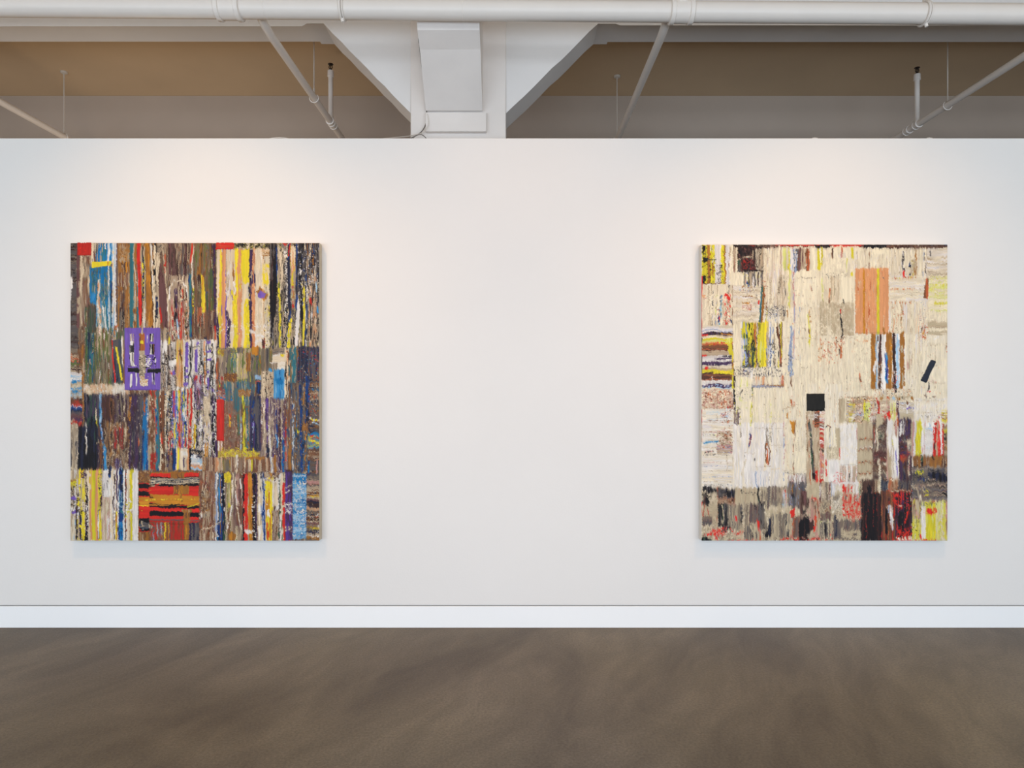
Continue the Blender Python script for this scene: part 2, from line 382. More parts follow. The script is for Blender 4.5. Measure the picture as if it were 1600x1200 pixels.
class Canvas:
    def __init__(s, x0, y0, x1, y1):
        s.face = (x0, y0, x1, y1); x0 -= 6; y0 -= 6; x1 += 6; y1 += 6       # a margin to paint over
        s.x0, s.y0, s.x1, s.y1 = x0, y0, x1, y1
        s.W = int((x1 - x0) * K); s.H = int((y1 - y0) * K)
        s.kx = s.W / (x1 - x0); s.ky = s.H / (y1 - y0)
        s.C = np.zeros((s.H, s.W, 3)); s.Z = np.zeros((s.H, s.W)); s.patches = []
    def win(s, x0, y0, x1, y1, pad=0):
        a = max(0, int(round((x0 - s.x0) * s.kx)) - pad); b = min(s.W, int(round((x1 - s.x0) * s.kx)) + pad)
        c = max(0, int(round((y0 - s.y0) * s.ky)) - pad); d = min(s.H, int(round((y1 - s.y0) * s.ky)) + pad)
        return a, max(b, a + 1), c, max(d, c + 1)
    def put(s, a, b, c, d, col, m, dz):
        m = m[..., None] if m.ndim == 2 else m
        s.C[c:d, a:b] = s.C[c:d, a:b] * (1 - m) + col * m
        s.Z[c:d, a:b] = s.Z[c:d, a:b] * (1 - 0.5 * m[..., 0]) + dz * m[..., 0]
    def edge(s, a, b, c, d, pad, rag):
        """soft ragged rectangle mask over the padded window"""
        h, w = d - c, b - a
        yy = np.arange(h)[:, None]; xx = np.arange(w)[None]
        n1 = (vnoise(h, w, 7, 1.6) - .5) * 2 * rag * K + (vnoise(h, w, 16, 7) - .5) * 1.4 * rag * K
        n2 = (vnoise(h, w, 1.6, 7) - .5) * 2 * rag * K + (vnoise(h, w, 7, 16) - .5) * 1.4 * rag * K
        dd = np.minimum(np.minimum(xx - pad + n2 * .6, w - 1 - pad - xx + n2 * .6), np.minimum(yy - pad + n1, h - 1 - pad - yy + n1))
        return np.clip(dd + 0.8, 0, 1)
    def field(s, h, w, o, fine=1.0):
        if o == 'v':
            f = .5 * vnoise(h, w, 52 / fine, 2.8) + .32 * vnoise(h, w, 90, 7) + .18 * vnoise(h, w, 16 / fine, 1.6)
        elif o == 'h':
            f = .5 * vnoise(h, w, 2.8, 52 / fine) + .32 * vnoise(h, w, 7, 90) + .18 * vnoise(h, w, 1.6, 16 / fine)
        else:
            f = .4 * vnoise(h, w, 6, 6) + .35 * vnoise(h, w, 3, 3) + .25 * vnoise(h, w, 1.5, 1.5)
        return f
    def S(s, o, x0, y0, x1, y1, pal, cov=1.0, rag=0.8, fine=1.0, z=1.0, soft=.10):
        """dragged-paint block: streaks of the palette, vertical, horizontal or blotchy"""
        pad = 3; a, b, c, d = s.win(x0, y0, x1, y1, pad)
        h, w = d - c, b - a; pl = parse(pal)
        f = s.field(h, w, o, fine) + .03 * rng.random((h, w))
        g = s.field(h, w, o, fine * 1.3)
        order = rng.permutation(len(pl)); pl = [pl[k] for k in order]
        ws = np.array([q[1] for q in pl]); qs = np.cumsum(ws) / ws.sum()
        th = np.quantile(f, qs[:-1]) if len(pl) > 1 else np.array([])
        ix = np.searchsorted(th, f.ravel()).reshape(f.shape)
        cols = np.array([PAL[q[0]] for q in pl], float)
        col = cols[ix]
        # slight wet mixing towards the block's mean and brightness streaks
        mean = (cols * (ws / ws.sum())[:, None]).sum(0)
        mixf = np.clip((g - .5) * 2.2 + .22, 0, .7)[..., None]
        col = col * (1 - mixf) + mean * mixf
        col = col * (1 + (vnoise(h, w, *( (14, 1.2) if o != 'h' else (1.2, 14))) - .5)[..., None] * .16)
        m = s.edge(a, b, c, d, pad, rag)
        if cov < 1: 
            q = s.field(h, w, o, 1.6) + .12 * rng.random((h, w)); m = m * np.clip((np.quantile(q, cov) - q) * 40 + .5, 0, 1)
        s.put(a, b, c, d, col, m, z * (.25 + .9 * g + .35 * (ix % 2)))
    def G(s, o, x0, y0, x1, y1, bands, wob=1.0, mix=.16, cov=1.0, rag=.8, z=1.0):
        """side-by-side bands 'c4 y3 p6' (colour, width), lightly wobbling, torn and streaked"""
        pad = 3; a, b, c, d = s.win(x0, y0, x1, y1, pad); h, w = d - c, b - a; pl = parse(bands)
        ws = np.array([q[1] for q in pl]); ed = np.cumsum(ws) / ws.sum()
        yy = np.arange(h)[:, None] * np.ones((1, w)); xx = np.arange(w)[None] * np.ones((h, 1))
        if o == 'v':
            u = (xx - pad + (vnoise(h, w, 30, 60) - .5) * 3.2 * wob * K + (vnoise(h, w, 5, 9) - .5) * 1.1 * wob * K) / max(1, w - 2 * pad)
        else:
            u = (yy - pad + (vnoise(h, w, 60, 30) - .5) * 3.2 * wob * K + (vnoise(h, w, 9, 5) - .5) * 1.1 * wob * K) / max(1, h - 2 * pad)
        ix = np.clip(np.searchsorted(ed[:-1], u.ravel()).reshape(u.shape), 0, len(pl) - 1)
        f = s.field(h, w, o) ; thr = np.quantile(f, 1 - mix)
        alt = np.clip(ix + np.where(vnoise(h, w, 12, 12) > .5, 1, -1), 0, len(pl) - 1)
        ix = np.where(f > thr, alt, ix)
        col = np.array([PAL[q[0]] for q in pl], float)[ix]
        g = s.field(h, w, o)
        col = col * (1 + (g - .5)[..., None] * .34)
        m = s.edge(a, b, c, d, pad, rag)
        if cov < 1:
            q = s.field(h, w, o, 1.6) + .1 * rng.random((h, w)); m = m * np.clip((np.quantile(q, cov) - q) * 40 + .5, 0, 1)
        s.put(a, b, c, d, col, m, z * (.3 + .8 * g + .3 * (ix % 2)))
    def D(s, x0, y0, x1, y1, ch, dens=.3, size=2.0, el=1.0):
        """splatter / broken dots; el > 1 stretches them vertically"""
        a, b, c, d = s.win(x0, y0, x1, y1); h, w = d - c, b - a
        f = .65 * vnoise(h, w, size * el, size) + .35 * vnoise(h, w, size * .5, size * .5)
        pl = parse(ch); m = np.clip((f - np.quantile(f, 1 - dens)) * 22, 0, 1)
        k = (vnoise(h, w, size * 2, size * 2) * len(pl) * .999).astype(int) if len(pl) > 1 else np.zeros((h, w), int)
        s.put(a, b, c, d, np.array([PAL[q[0]] for q in pl], float)[k], m, .9)
    def L(s, pts, wd, ch, rag=.5, cov=1.0, z=1.2):
        """one stroke along a path; wd is its width"""
        pts = np.array(pts, float); r = wd / 2 + 2
        a, b, c, d = s.win(pts[:, 0].min() - r, pts[:, 1].min() - r, pts[:, 0].max() + r, pts[:, 1].max() + r)
        h, w = d - c, b - a
        X_ = (np.arange(w) + a)[None] / s.kx + s.x0 + (vnoise(h, w, 16, 9) - .5) * rag * 2.4; Y_ = (np.arange(h) + c)[:, None] / s.ky + s.y0 + (vnoise(h, w, 5, 5) - .5) * rag
        best = np.full((h, w), 1e9)
        for (ax, ay), (bx, by) in zip(pts[:-1], pts[1:]):
            vx, vy = bx - ax, by - ay; L2 = vx * vx + vy * vy + 1e-9
            t = np.clip(((X_ - ax) * vx + (Y_ - ay) * vy) / L2, 0, 1)
            best = np.minimum(best, np.hypot(X_ - ax - t * vx, Y_ - ay - t * vy))
        m = np.clip((wd / 2 - best + (vnoise(h, w, 5, 5) - .5) * rag * .9) * K + .5, 0, 1)
        if cov < 1:
            q = vnoise(h, w, 4, 2.5); m = m * (q < np.quantile(q, cov))
        pl = parse(ch); f = vnoise(h, w, 16, 2.2); k = pick(f, pl)
        col = np.array([PAL[q[0]] for q in pl], float)[k] * (1 + (vnoise(h, w, 8, 1.6) - .5)[..., None] * .2)
        s.put(a, b, c, d, col, m, z)
    def Q(s, pts, ch, rag=.6, z=1.4, cov=1.0):
        """filled polygon"""
        pts = np.array(pts, float)
        a, b, c, d = s.win(pts[:, 0].min() - 2, pts[:, 1].min() - 2, pts[:, 0].max() + 2, pts[:, 1].max() + 2); h, w = d - c, b - a
        X_ = (np.arange(w) + a)[None] / s.kx + s.x0 + (vnoise(h, w, 4, 4) - .5) * rag * 2; Y_ = (np.arange(h) + c)[:, None] / s.ky + s.y0 + (vnoise(h, w, 4, 4) - .5) * rag * 2
        ins = np.zeros((h, w), bool); n = len(pts)
        for i in range(n):
            (ax, ay), (bx, by) = pts[i], pts[(i + 1) % n]
            if ay == by: continue
            cr = (ay > Y_) != (by > Y_); xi = (bx - ax) * (Y_ - ay) / (by - ay) + ax
            ins ^= cr & (X_ < xi)
        m = ins.astype(float)
        if cov < 1:
            q = s.field(h, w, 'v', 1.6); m = m * (q < np.quantile(q, cov))
        pl = parse(ch); f = s.field(h, w, 'v'); f = (f - f.min()) / (np.ptp(f) + 1e-9)
        col = np.array([PAL[q[0]] for q in pl], float)[pick(f, pl)] * (1 + (f - .5)[..., None] * .14)
        s.put(a, b, c, d, col, m, z * (.6 + .5 * f))
    def seams(s, x0, y0, x1, y1, n, ch, al=.35, wmin=14, wmax=60):
        """thin dried ridges where scraped skins of paint end"""
        for _ in range(n):
            xa = rng.uniform(x0, x1); ya = rng.uniform(y0, y1); ww = rng.uniform(wmin, wmax); hh = rng.uniform(wmin, wmax)
            if rng.random() < .6: s.L([(xa, ya), (xa + rng.uniform(-.6, .6), min(y1, ya + hh))], .8, ch, .3, al)
            else: s.L([(xa, ya), (min(x1, xa + ww), ya + rng.uniform(-.6, .6))], .8, ch, .3, al)
    def smear(s, x0, y0, x1, y1, ax, ay, mix=.25):
        """drag the wet paint: fine strands of it are pulled along by up to ax, ay units"""
        a, b, c, d = s.win(x0, y0, x1, y1); h, w = d - c, b - a
        dy = (.6 * vnoise(h, w, 30, 1.7) + .4 * vnoise(h, w, 14, 5) - .5) * 2 * ay * K; dx = (.6 * vnoise(h, w, 1.7, 30) + .4 * vnoise(h, w, 5, 14) - .5) * 2 * ax * K
        yy = np.clip(np.arange(h)[:, None] + dy, 0, h - 1).astype(int); xx = np.clip(np.arange(w)[None] + dx, 0, w - 1).astype(int)
        src = s.C[c:d, a:b]; new = src[yy, xx]; s.Z[c:d, a:b] = s.Z[c:d, a:b][yy, xx]
        k = 5; acc = np.zeros_like(new)
        for t in range(-k, k + 1): acc += new[np.clip(np.arange(h) + t, 0, h - 1)]
        m = (np.clip((vnoise(h, w, 24, 1.6) - .5) * 4 + .3, 0, 1) * mix * 2)[..., None]
        s.C[c:d, a:b] = new * (1 - m) + acc / (2 * k + 1) * m
    def patch(s, name, x0, y0, x1, y1, label, poly=None):
        s.patches.append((name, x0, y0, x1, y1, label, poly))

def canvas_material():
    m = bpy.data.materials.new('impasto_paint'); m.use_nodes = True; nt = m.node_tree; b = nt.nodes['Principled BSDF']
    at_ = nt.nodes.new('ShaderNodeAttribute'); at_.attribute_name = 'paint'
    nt.links.new(at_.outputs['Color'], b.inputs['Base Color'])
    b.inputs['Roughness'].default_value = 0.5; b.inputs['Specular IOR Level'].default_value = 0.14
    return m
M_paint = canvas_material()
def grid_mesh(name, Xg, Yg, Zg, C, keep=None, parent=None, origin=(0, 0, 0)):
    H, W = Xg.shape
    P = np.stack([Xg - origin[0], Yg - origin[1], Zg - origin[2]], -1).reshape(-1, 3)
    idx = np.arange(H * W).reshape(H, W)
    q = np.stack([idx[:-1, :-1], idx[1:, :-1], idx[1:, 1:], idx[:-1, 1:]], -1)
    q = q.reshape(-1, 4) if keep is None else q[keep]
    used = np.zeros(H * W, bool); used[q.ravel()] = True
    remap = np.cumsum(used) - 1
    P = P[used]; Cc = C.reshape(-1, 3)[used]; q = remap[q]
    me = bpy.data.meshes.new(name)
    me.vertices.add(len(P)); me.vertices.foreach_set('co', P.astype(np.float32).ravel())
    me.loops.add(q.size); me.loops.foreach_set('vertex_index', q.astype(np.int32).ravel())
    me.polygons.add(len(q)); me.polygons.foreach_set('loop_start', np.arange(0, q.size, 4, dtype=np.int32))
    me.update(calc_edges=True)
    ca = me.color_attributes.new('paint', 'FLOAT_COLOR', 'POINT')
    rgba = np.ones((len(P), 4), np.float32); rgba[:, :3] = Cc; ca.data.foreach_set('color', rgba.ravel())
    me.polygons.foreach_set('use_smooth', np.ones(len(q), bool))
    me.materials.append(M_paint)
    o = bpy.data.objects.new(name, me); COL.objects.link(o)
    if parent is not None: o.parent = parent
    return o
TH = 0.060                                            # depth of the stretched canvas
def build_painting(cv, label, gain, side):
    d = WALL - TH
    xs = (cv.x0 + np.arange(cv.W) / (cv.W - 1) * (cv.x1 - cv.x0) - 801) * d / F
    zs = EYE + (600 - (cv.y0 + np.arange(cv.H) / (cv.H - 1) * (cv.y1 - cv.y0))) * d / F
    Xg, Zg = np.meshgrid(xs, zs)
    hgt = cv.Z.copy()
    hgt = hgt + .06 * rng.random(hgt.shape)
    # slight blur so ridges are round
    hb = hgt.copy(); hb[1:-1, 1:-1] = (hgt[1:-1, 1:-1] * 4 + hgt[:-2, 1:-1] + hgt[2:, 1:-1] + hgt[1:-1, :-2] + hgt[1:-1, 2:]) / 8
    rel = hb * 0.0008
    # the skin turns over at the very edge of the stretcher
    fa, fb, fc, fe = cv.win(cv.face[0], cv.face[1], cv.face[2], cv.face[3])
    ex = np.minimum(np.arange(cv.W) - fa, fb - 1 - np.arange(cv.W))[None]; ey = np.minimum(np.arange(cv.H) - fc, fe - 1 - np.arange(cv.H))[:, None]
    ed = np.minimum(ex, ey); roll = np.where(ed == 0, .0012, 0)
    Yg = d - rel + roll
    col = lin(np.clip(cv.C, 0, 255)) * np.array(gain)
    cx, cz = (xs[fa] + xs[fb - 1]) / 2, zs[fe - 1]
    org = (cx, WALL, cz)
    t = thing('painting', label, 'painting', org)
    q = (slice(fc, fe), slice(fa, fb)); grid_mesh('canvas', Xg[q], Yg[q], Zg[q], col[q], None, t, org)
    # wrapped side faces of the canvas, over a stretcher of four bars
    w = .0015
    x0, x1, z0, z1 = xs[fa], xs[fb - 1], zs[fe - 1], zs[fc]
    bm = BM()
    e0 = d + .0010
    box(bm, x0, x0 + .004, e0, WALL - .0065, z0, z1); box(bm, x1 - .004, x1, e0, WALL - .0065, z0, z1)
    box(bm, x0 + .0041, x1 - .0041, e0, WALL - .0065, z1 - .004, z1); box(bm, x0 + .0041, x1 - .0041, e0, WALL - .0065, z0, z0 + .004)
    for xe, s_ in ((x0 - .0003, 1), (x1 + .0003, -1)):           # folded seam of the wrapped cloth
        box(bm, min(xe, xe + s_ * .001), max(xe, xe + s_ * .001), d + .022, d + .0232, z0 + .01, z1 - .01)
    sd = obj('canvas_edge', bm, side, t); sd['label'] = 'unpainted side of the canvas'
    for (a0, a1, b0, b1) in ((x0 + .0045, x0 + .05, z0 + .0045, z1 - .0045), (x1 - .05, x1 - .0045, z0 + .0045, z1 - .0045), (x0 + .0505, x1 - .0505, z1 - .05, z1 - .0045), (x0 + .0505, x1 - .0505, z0 + .0045, z0 + .05)):
        obj('stretcher_bar', box(BM(), a0, a1, d + .012, WALL - .001, b0, b1), M_thin, t)
    for name, px0, py0, px1, py1, lab, poly in cv.patches:
        a, b, c, e = cv.win(px0, py0, px1, py1)
        m = cv.edge(a, b, c, e, 1, .35) > .5
        if poly is not None:
            hh, ww = e - c, b - a
            X_ = (np.arange(ww) + a + .5)[None] / cv.kx + cv.x0; Y_ = (np.arange(hh) + c + .5)[:, None] / cv.ky + cv.y0
            ins = np.zeros((hh, ww), bool)
            for i in range(len(poly)):
                (ax, ay), (bx, by) = poly[i], poly[(i + 1) % len(poly)]
                if ay == by: continue
                ins ^= ((ay > Y_) != (by > Y_)) & (X_ < (bx - ax) * (Y_ - ay) / (by - ay) + ax)
            m = ins
        inner = m.copy(); inner[1:-1, 1:-1] = m[1:-1, 1:-1] & m[:-2, 1:-1] & m[2:, 1:-1] & m[1:-1, :-2] & m[1:-1, 2:]
        inner[0] = inner[-1] = False; inner[:, 0] = inner[:, -1] = False
        Yp = np.where(inner, Yg[c:e, a:b] - .0022, Yg[c:e, a:b] - .0002)
        keep = m[:-1, :-1] & m[1:, :-1] & m[:-1, 1:] & m[1:, 1:]
        if keep.sum() < 4: continue
        o = grid_mesh(name, Xg[c:e, a:b], Yp, Zg[c:e, a:b], col[c:e, a:b], keep, t, org)
        if lab: o['label'] = lab
    return t
# ---------------------------------------------------------------- left painting: bands of many colours
A = Canvas(110, 379.5, 499, 845)
S, G, D, L, Q = A.S, A.G, A.D, A.L, A.Q
S('v', 100, 370, 510, 855, 'e4m3T3h2o1M2', rag=0)
# upper left: charcoal strip, maroon edge, tan, blue
S('h', 108, 378, 122, 574, 'h4 e1 M1 k.6', fine=2); Q([(108, 432), (113, 432), (113.4, 450), (111.6, 451), (111, 469), (108, 468)], 'w')
G('v', 120, 379, 160, 512, 's4 T4 c2 m3 T3 c3 m2 T3 e3 c2 e3 T3 b3 T2', mix=.3)
S('v', 124, 400, 142, 512, 'c2T3m3s2e2', fine=1.5)
S('v', 124, 510, 134, 600, 'e3m3M2T2o1', fine=1.5); S('v', 132, 480, 196, 602, 'G3g3e3t1h3T1m2M1')
S('v', 134, 512, 150, 598, 'G3t2g2n2N1T1', cov=.8); S('v', 148, 480, 172, 600, 'g4e3T3m2M1w.6', cov=.8)
G('v', 140, 379, 178, 412, 'T3 c4 h2 T3 b3 T2 t3 b5 w1 b5 l3', mix=.25); L([(147, 393), (149, 408)], 3, 'sm')
S('v', 140, 416, 176, 474, 'b6t3N1e1T1g1', fine=2); S('v', 146, 470, 178, 512, 'b3 w2 t3 T2 l1')
S('v', 138, 476, 150, 520, 'G3h3m2k1'); L([(155, 438), (154, 470), (157, 520)], 5, 'c2w1p1', .9, .8); L([(170, 380), (169, 415), (171, 512)], 1.6, 'w', .5, .8)
L([(174, 440), (175, 510)], 3, 'Nn', .8, .8); L([(166, 470), (167, 500), (168, 515)], 3, 'tb')
S('v', 141, 458, 150, 472, 'B3b3'); L([(160, 476), (163, 500), (168, 520), (176, 524)], 1.8, 'w', .5, .7)
G('v', 175, 379, 184, 515, 'c1 l3 w2 u1 m1.2 h1', wob=.7, mix=.3); L([(179, 450), (180.5, 500), (184, 518)], 2.4, 'w1q1')
S('v', 184, 380, 204, 512, 'o5m2T2M1O1', fine=1.1); S('', 186, 384, 202, 410, 'T3o3', cov=.7); S('v', 186, 445, 195, 512, 'M3m3h2T1', cov=.8); S('v', 185, 425, 203, 447, 'm3T3s2', cov=.7); S('v', 186, 486, 194, 515, 'k3e2h2c1', fine=2, cov=.9)
L([(180, 510), (178, 530)], 6, 'T1b1o1j1', .8, .8)
G('v', 203, 380, 250, 512, 't5 T1 o5 T2 k1 o3 m2', mix=.25)
G('v', 203, 380, 214, 512, 't6 T1.2 o5 m1', mix=.15); L([(210, 380), (208, 400), (211, 430), (211, 470)], 1.2, 'w1T1')
L([(216, 380), (216.5, 420), (218, 450), (219, 480), (220, 505)], 5.6, 'R3r1', .5); L([(213, 415), (214, 445)], 2.5, 'e1w1', .6, .7)
G('v', 221, 384, 228, 512, 'T2 k2 T2 h1', mix=.4); D(222, 400, 226, 470, 'k y N', .4, 2, 1.6); L([(224, 470), (224, 522)], 4, 'T1c1w1')
L([(223, 398), (224, 414)], 2, 'N1n1'); L([(222.5, 412), (222.5, 418)], 2.6, 'y')
L([(230, 382), (231, 430), (234, 470), (235, 506)], 7.5, 'o3O1', .7); L([(236, 382), (238, 440), (241, 500)], 2.5, 'w1c1', .5)
G('v', 239, 384, 250, 512, 'c4 k1.5 c3 T3', mix=.3); L([(243, 400), (245, 430), (246, 460)], 2.6, 'T1c1'); L([(244, 464), (245.5, 494)], 4, 'n2N1', .7, .8)
S('', 245, 380, 256, 395, 'T3e2k1'); Q([(250, 410), (258, 440), (261, 475), (262, 512), (253, 512), (248, 470), (247, 430)], 's4 s1 M1')
L([(252, 378), (255, 400), (259, 440), (262, 470)], 2.2, 'c1T1', .6, .8); L([(257, 398), (258, 425)], 3, 'r1j1', .7, .6); L([(262, 460), (263, 500)], 2.4, 'c1w1'); L([(250, 480), (253, 512)], 3, 'r1m1')
S('v', 260, 380, 296, 440, 'M4s3T3h2m1k1'); S('v', 264, 430, 294, 470, 'T3c3M2s1', fine=1.5); L([(270, 440), (264, 452), (265, 480), (272, 520)], 2.4, 'w1c1', .6, .85)
L([(272, 438), (282, 438), (291, 448), (294, 470)], 2.2, 'w1c1', .8, .8); S('v', 264, 470, 296, 530, 'T2c2s2M2r1w1p1'); L([(269, 468), (271, 515)], 3, 'r1x1', .8, .75); L([(285, 452), (283, 480), (282, 530)], 2.6, 'R1r1j1', .6, .75)
L([(274, 452), (275, 500)], 5, 'V1s1k1', .8, .8); L([(290, 484), (291, 520)], 4, 'o1k1T1', .8, .7); L([(276, 500), (279, 535)], 2.4, 'w1l1')
L([(296, 430), (297, 470), (297, 525)], 4, 't2N1', .6); L([(299.5, 380), (297.5, 410)], 3, 'R1j1', .5); L([(303, 382), (299, 412), (301, 460)], 1.8, 'w1c1'); L([(301.5, 450), (302, 487)], 3, 'Y1y1g1', .7, .8)
S('v', 303, 380, 338, 546, 'm4e3h2g1.4M3o1T1'); S('v', 304, 380, 322, 430, 'e3o2g2m2'); S('v', 303, 480, 337, 546, 'm3M3T2h1j1', cov=.8)
Q([(313, 425), (317, 432), (320, 460), (321, 488), (315, 488), (314, 450)], 'y3O1'); L([(317, 380), (314, 400), (313, 425)], 1.4, 'k1m1'); L([(322, 455), (323, 480)], 2, 'N1g1')
S('v', 322, 420, 334, 485, 'g3G2m2', cov=.7); L([(333, 382), (335, 440), (337, 530)], 5, 'V2M1', .8, .85); L([(336, 510), (337, 545)], 3, 'j1r1'); Q([(318, 528), (322, 524), (323, 533), (319, 535)], 'n')
# yellow and cream block
G('v', 338, 388, 424, 544, 'c4 y3.4 p6 v2 c10 y6 p6 c4 y8 T1 V3.4 p4 c12 c1 o.6 f12', wob=1.0, mix=.10)
Q([(352, 390), (366, 390), (367, 420), (368, 460), (359, 450), (355, 470), (352, 455)], 'c3 q1 T1'); L([(362, 412), (366, 452), (367, 462)], 2.2, 'w1o1', .6); L([(363, 410), (365, 430)], 1.6, 'o')
L([(354, 488), (357, 505), (356, 540)], 5.4, 'V4 n1', 1, .9); L([(339, 490), (340, 545)], 3, 'V2n1', .8, .85)
Q([(376, 390), (389, 390), (389, 440), (379, 442), (376, 420)], 'y4 Y1'); Q([(381, 442), (388, 442), (389, 470), (383, 480), (381, 470)], 'f3 c1'); L([(372, 458), (373, 540)], 7, 'p2 x.5 p1', .8, .9); L([(366, 464), (369, 540)], 5.5, 'y3 Y1', .8, .85)
L([(385, 470), (386, 540)], 6.5, 'y3 Y1', .8, .85); L([(390.5, 388), (390, 450), (391, 543)], 3.6, 'V3 n1', .8, .92); L([(394, 445), (396, 500), (395, 543)], 4.6, 'p3 j.3', .8, .9); S('v', 398, 390, 409, 542, 'c5 f3 w1', z=.5)
S('', 408, 388, 422, 400, 'c3p2'); S('h', 409, 392, 421, 400, 'o3c3'); S('', 410, 412, 422, 445, 'c4 y3', cov=.9); Q([(410, 428), (422, 426), (422, 444), (411, 443)], 'y2 c1'); D(413, 445, 423, 545, 'k y T', .20, 2.6); S('v', 416, 478, 424, 510, 'y3 c2', cov=.6)
D(340, 505, 424, 522, 'w', .2, 5, .7); D(398, 522, 412, 544, 'w', .45, 8); S('v', 409, 528, 414, 544, 'M2 s1 r1'); L([(418, 484), (423, 485)], 1.8, 'P')
Q([(399, 454), (406, 448), (411, 454), (418, 462), (416, 468), (409, 469), (404, 462)], 'o3 O1'); Q([(401, 457), (407, 454), (414, 459), (413, 464), (407, 466), (402, 462)], 'v')
S('', 363, 379, 426, 388.5, 'k4 c3 h2 Y1', fine=1.5)
# upper right: black, cream and navy strands
S('v', 421, 380, 500, 546, 'k4 c3 n3 e3 h2 T2 Y.7 w.8', fine=1.4)
S('v', 421, 380, 431, 488, 'k6 h1 e1', fine=.7); L([(431, 384), (431, 440)], 3, 'n2N2'); Q([(421, 388), (431, 388), (432, 470), (427, 500), (423, 540), (422, 470)], 'k4 M1 h1', cov=.9)
L([(435, 430), (436, 470), (437, 542)], 3.4, 'Y2 y1 g.5', .8, .88); S('v', 434, 388, 442, 440, 'c4 T2 k1', fine=2); L([(445, 392), (447, 440), (447, 500)], 5, 'w2 c1 h1', .8, .8); D(442, 410, 452, 520, 'k', .35, 1.8, 1.4)
L([(451, 382), (450, 420), (452, 490), (449, 520)], 3.6, 'n3 N1', .7); Q([(453, 384), (461, 384), (461, 440), (459, 480), (455, 480), (453, 440)], 'T2 Y1 p1 c1'); L([(457, 440), (458, 480)], 3, 'r1T1o1', .7, .7); L([(463, 382), (463, 450), (462, 500)], 3.2, 'n2 N2', .6)
L([(453, 380), (450, 400)], 1.6, 'R1m1'); S('v', 464, 380, 500, 440, 'k4 h3 n2 c1 o.6'); L([(466, 430), (470, 470), (472, 500)], 6, 'k2 h1', .7)
Q([(465, 464), (468, 480), (467, 505), (464, 540), (460, 542), (461, 500)], 'w3 q1'); L([(474, 450), (475, 490), (472, 540)], 3, 'Y2 y2', .7, .85); L([(453, 500), (450, 542)], 5, 'y2 Y1 c.5', .7, .85)
Q([(482, 480), (488, 490), (489, 500), (484, 497)], 'w'); S('v', 482, 430, 494, 544, 'p3 T3 k2 c2', fine=2, cov=.9); L([(478, 430), (478, 480), (476, 540)], 3, 'N1n1w1', .7, .8)
D(464, 384, 499, 480, 'k w N c', .2, 2, 3); D(484, 380, 499, 545, 'k h', .22, 1.8, 2); L([(484.5, 466), (485, 474)], 3.5, 'r'); L([(493, 442), (493, 456)], 2.5, 'l'); L([(495, 480), (496, 488)], 3, 'u1B1'); L([(442, 379.5), (446, 381)], 3, 'R')
# middle: field left of the violet panel
G('h', 109, 545, 128, 582, 'e3 m2 T3 j2 h2 g2 T2 M2 T2', mix=.4); S('v', 120, 545, 128, 584, 'm3o2M1', cov=.7)
G('h', 109, 582, 128, 622, 'q3 l3 w3 b2 l3 T2 c3 b3 l4 T2 l3', mix=.45, wob=1.6); G('h', 109, 622, 128, 664, 'm2 M4 r3 w1 N3 n2 h3 s4 V2 r2 T2 r3', mix=.3, wob=1.5)
L([(129, 540), (130, 600), (131, 665)], 3, 'o2 m1 T1', .9, .9); S('v', 176, 530, 194, 598, 'd5 h2 n1'); L([(175, 531), (175.5, 552), (178, 575), (180, 599)], 2.2, 'R3 w.4 r1', .5, .95); L([(181, 542), (185, 562), (190, 593)], 3.2, 'y', .5); L([(190, 526), (191.5, 550), (193, 575)], 3, 'w1 c1', .5)
S('v', 192, 530, 199, 600, 'o3m3e2'); S('', 130, 600, 199, 614, 'p3 T4 c3 f2', rag=.7); S('', 176, 600, 195, 614, 'f3 q2 w1'); D(130, 602, 196, 613, 'w', .2, 4)
# dark field
S('v', 131, 614, 234, 735, 'n4M4V3k2m3T1.3s1h1.4'); S('v', 132, 650, 152, 732, 'k5 n4 G1'); S('v', 121, 665, 137, 732, 'n4 k4'); S('v', 133, 614, 156, 652, 'n3h3V2G2k1')
S('v', 158, 620, 180, 690, 'M4k2m3o1V1'); S('v', 162, 655, 200, 735, 'T3k2m3o2c1M3', fine=1.8, cov=.9); S('v', 178, 665, 192, 700, 'r2s3M1', cov=.8); S('v', 200, 618, 222, 735, 'V4h3M3n2'); S('v', 178, 615, 200, 660, 'M3e3V2T1k1')
S('v', 108, 660, 122, 760, 'c3 e2 h2 k1 T3', fine=2.2); L([(134, 660), (135, 708)], 2.4, 'w1c1', .8, .8); L([(156.5, 616), (157, 660), (160, 690)], 3.6, 'l1b1u1', .7, .85); L([(149, 636), (150, 655)], 2, 'c')
L([(163, 697), (164.5, 732)], 4.6, 'B2b1', .7); L([(150, 657), (151, 664)], 1.8, 'y'); L([(193, 615), (194, 660), (196, 735)], 3, 'T1c1e1', 1, .6); L([(202, 620), (202.5, 655)], 3.6, 'o2O1', .8, .7); L([(201, 640), (200, 735)], 2, 'o1T1', 1, .5)
L([(215.5, 684), (216, 696)], 2.2, 'R1j1'); L([(150, 690), (170, 697)], 1.8, 'o1T1', .9, .8); S('v', 178, 715, 190, 738, 'u1v1V2M1', cov=.5)
S('v', 222, 624, 233, 735, 'b5 N2 T.5', fine=.7, cov=.92); L([(224, 622), (225, 645)], 3, 'j1o1', .8, .6); L([(229, 622), (230, 650), (231, 725)], 1.4, 'w1u1', .6, .6)
G('v', 231, 606, 259, 735, 'T3 m7 r1 T2 t3 h2 c2 m5 M1 T2', mix=.3); D(233, 620, 244, 700, 'c T', .3, 2.4, 1.5); L([(251.5, 672), (252.5, 692)], 2, 'R'); L([(243, 640), (246, 735)], 4, 't1b1N1', .8, .7); L([(249, 620), (252, 680)], 5, 'm2M1j1', .6, .85)
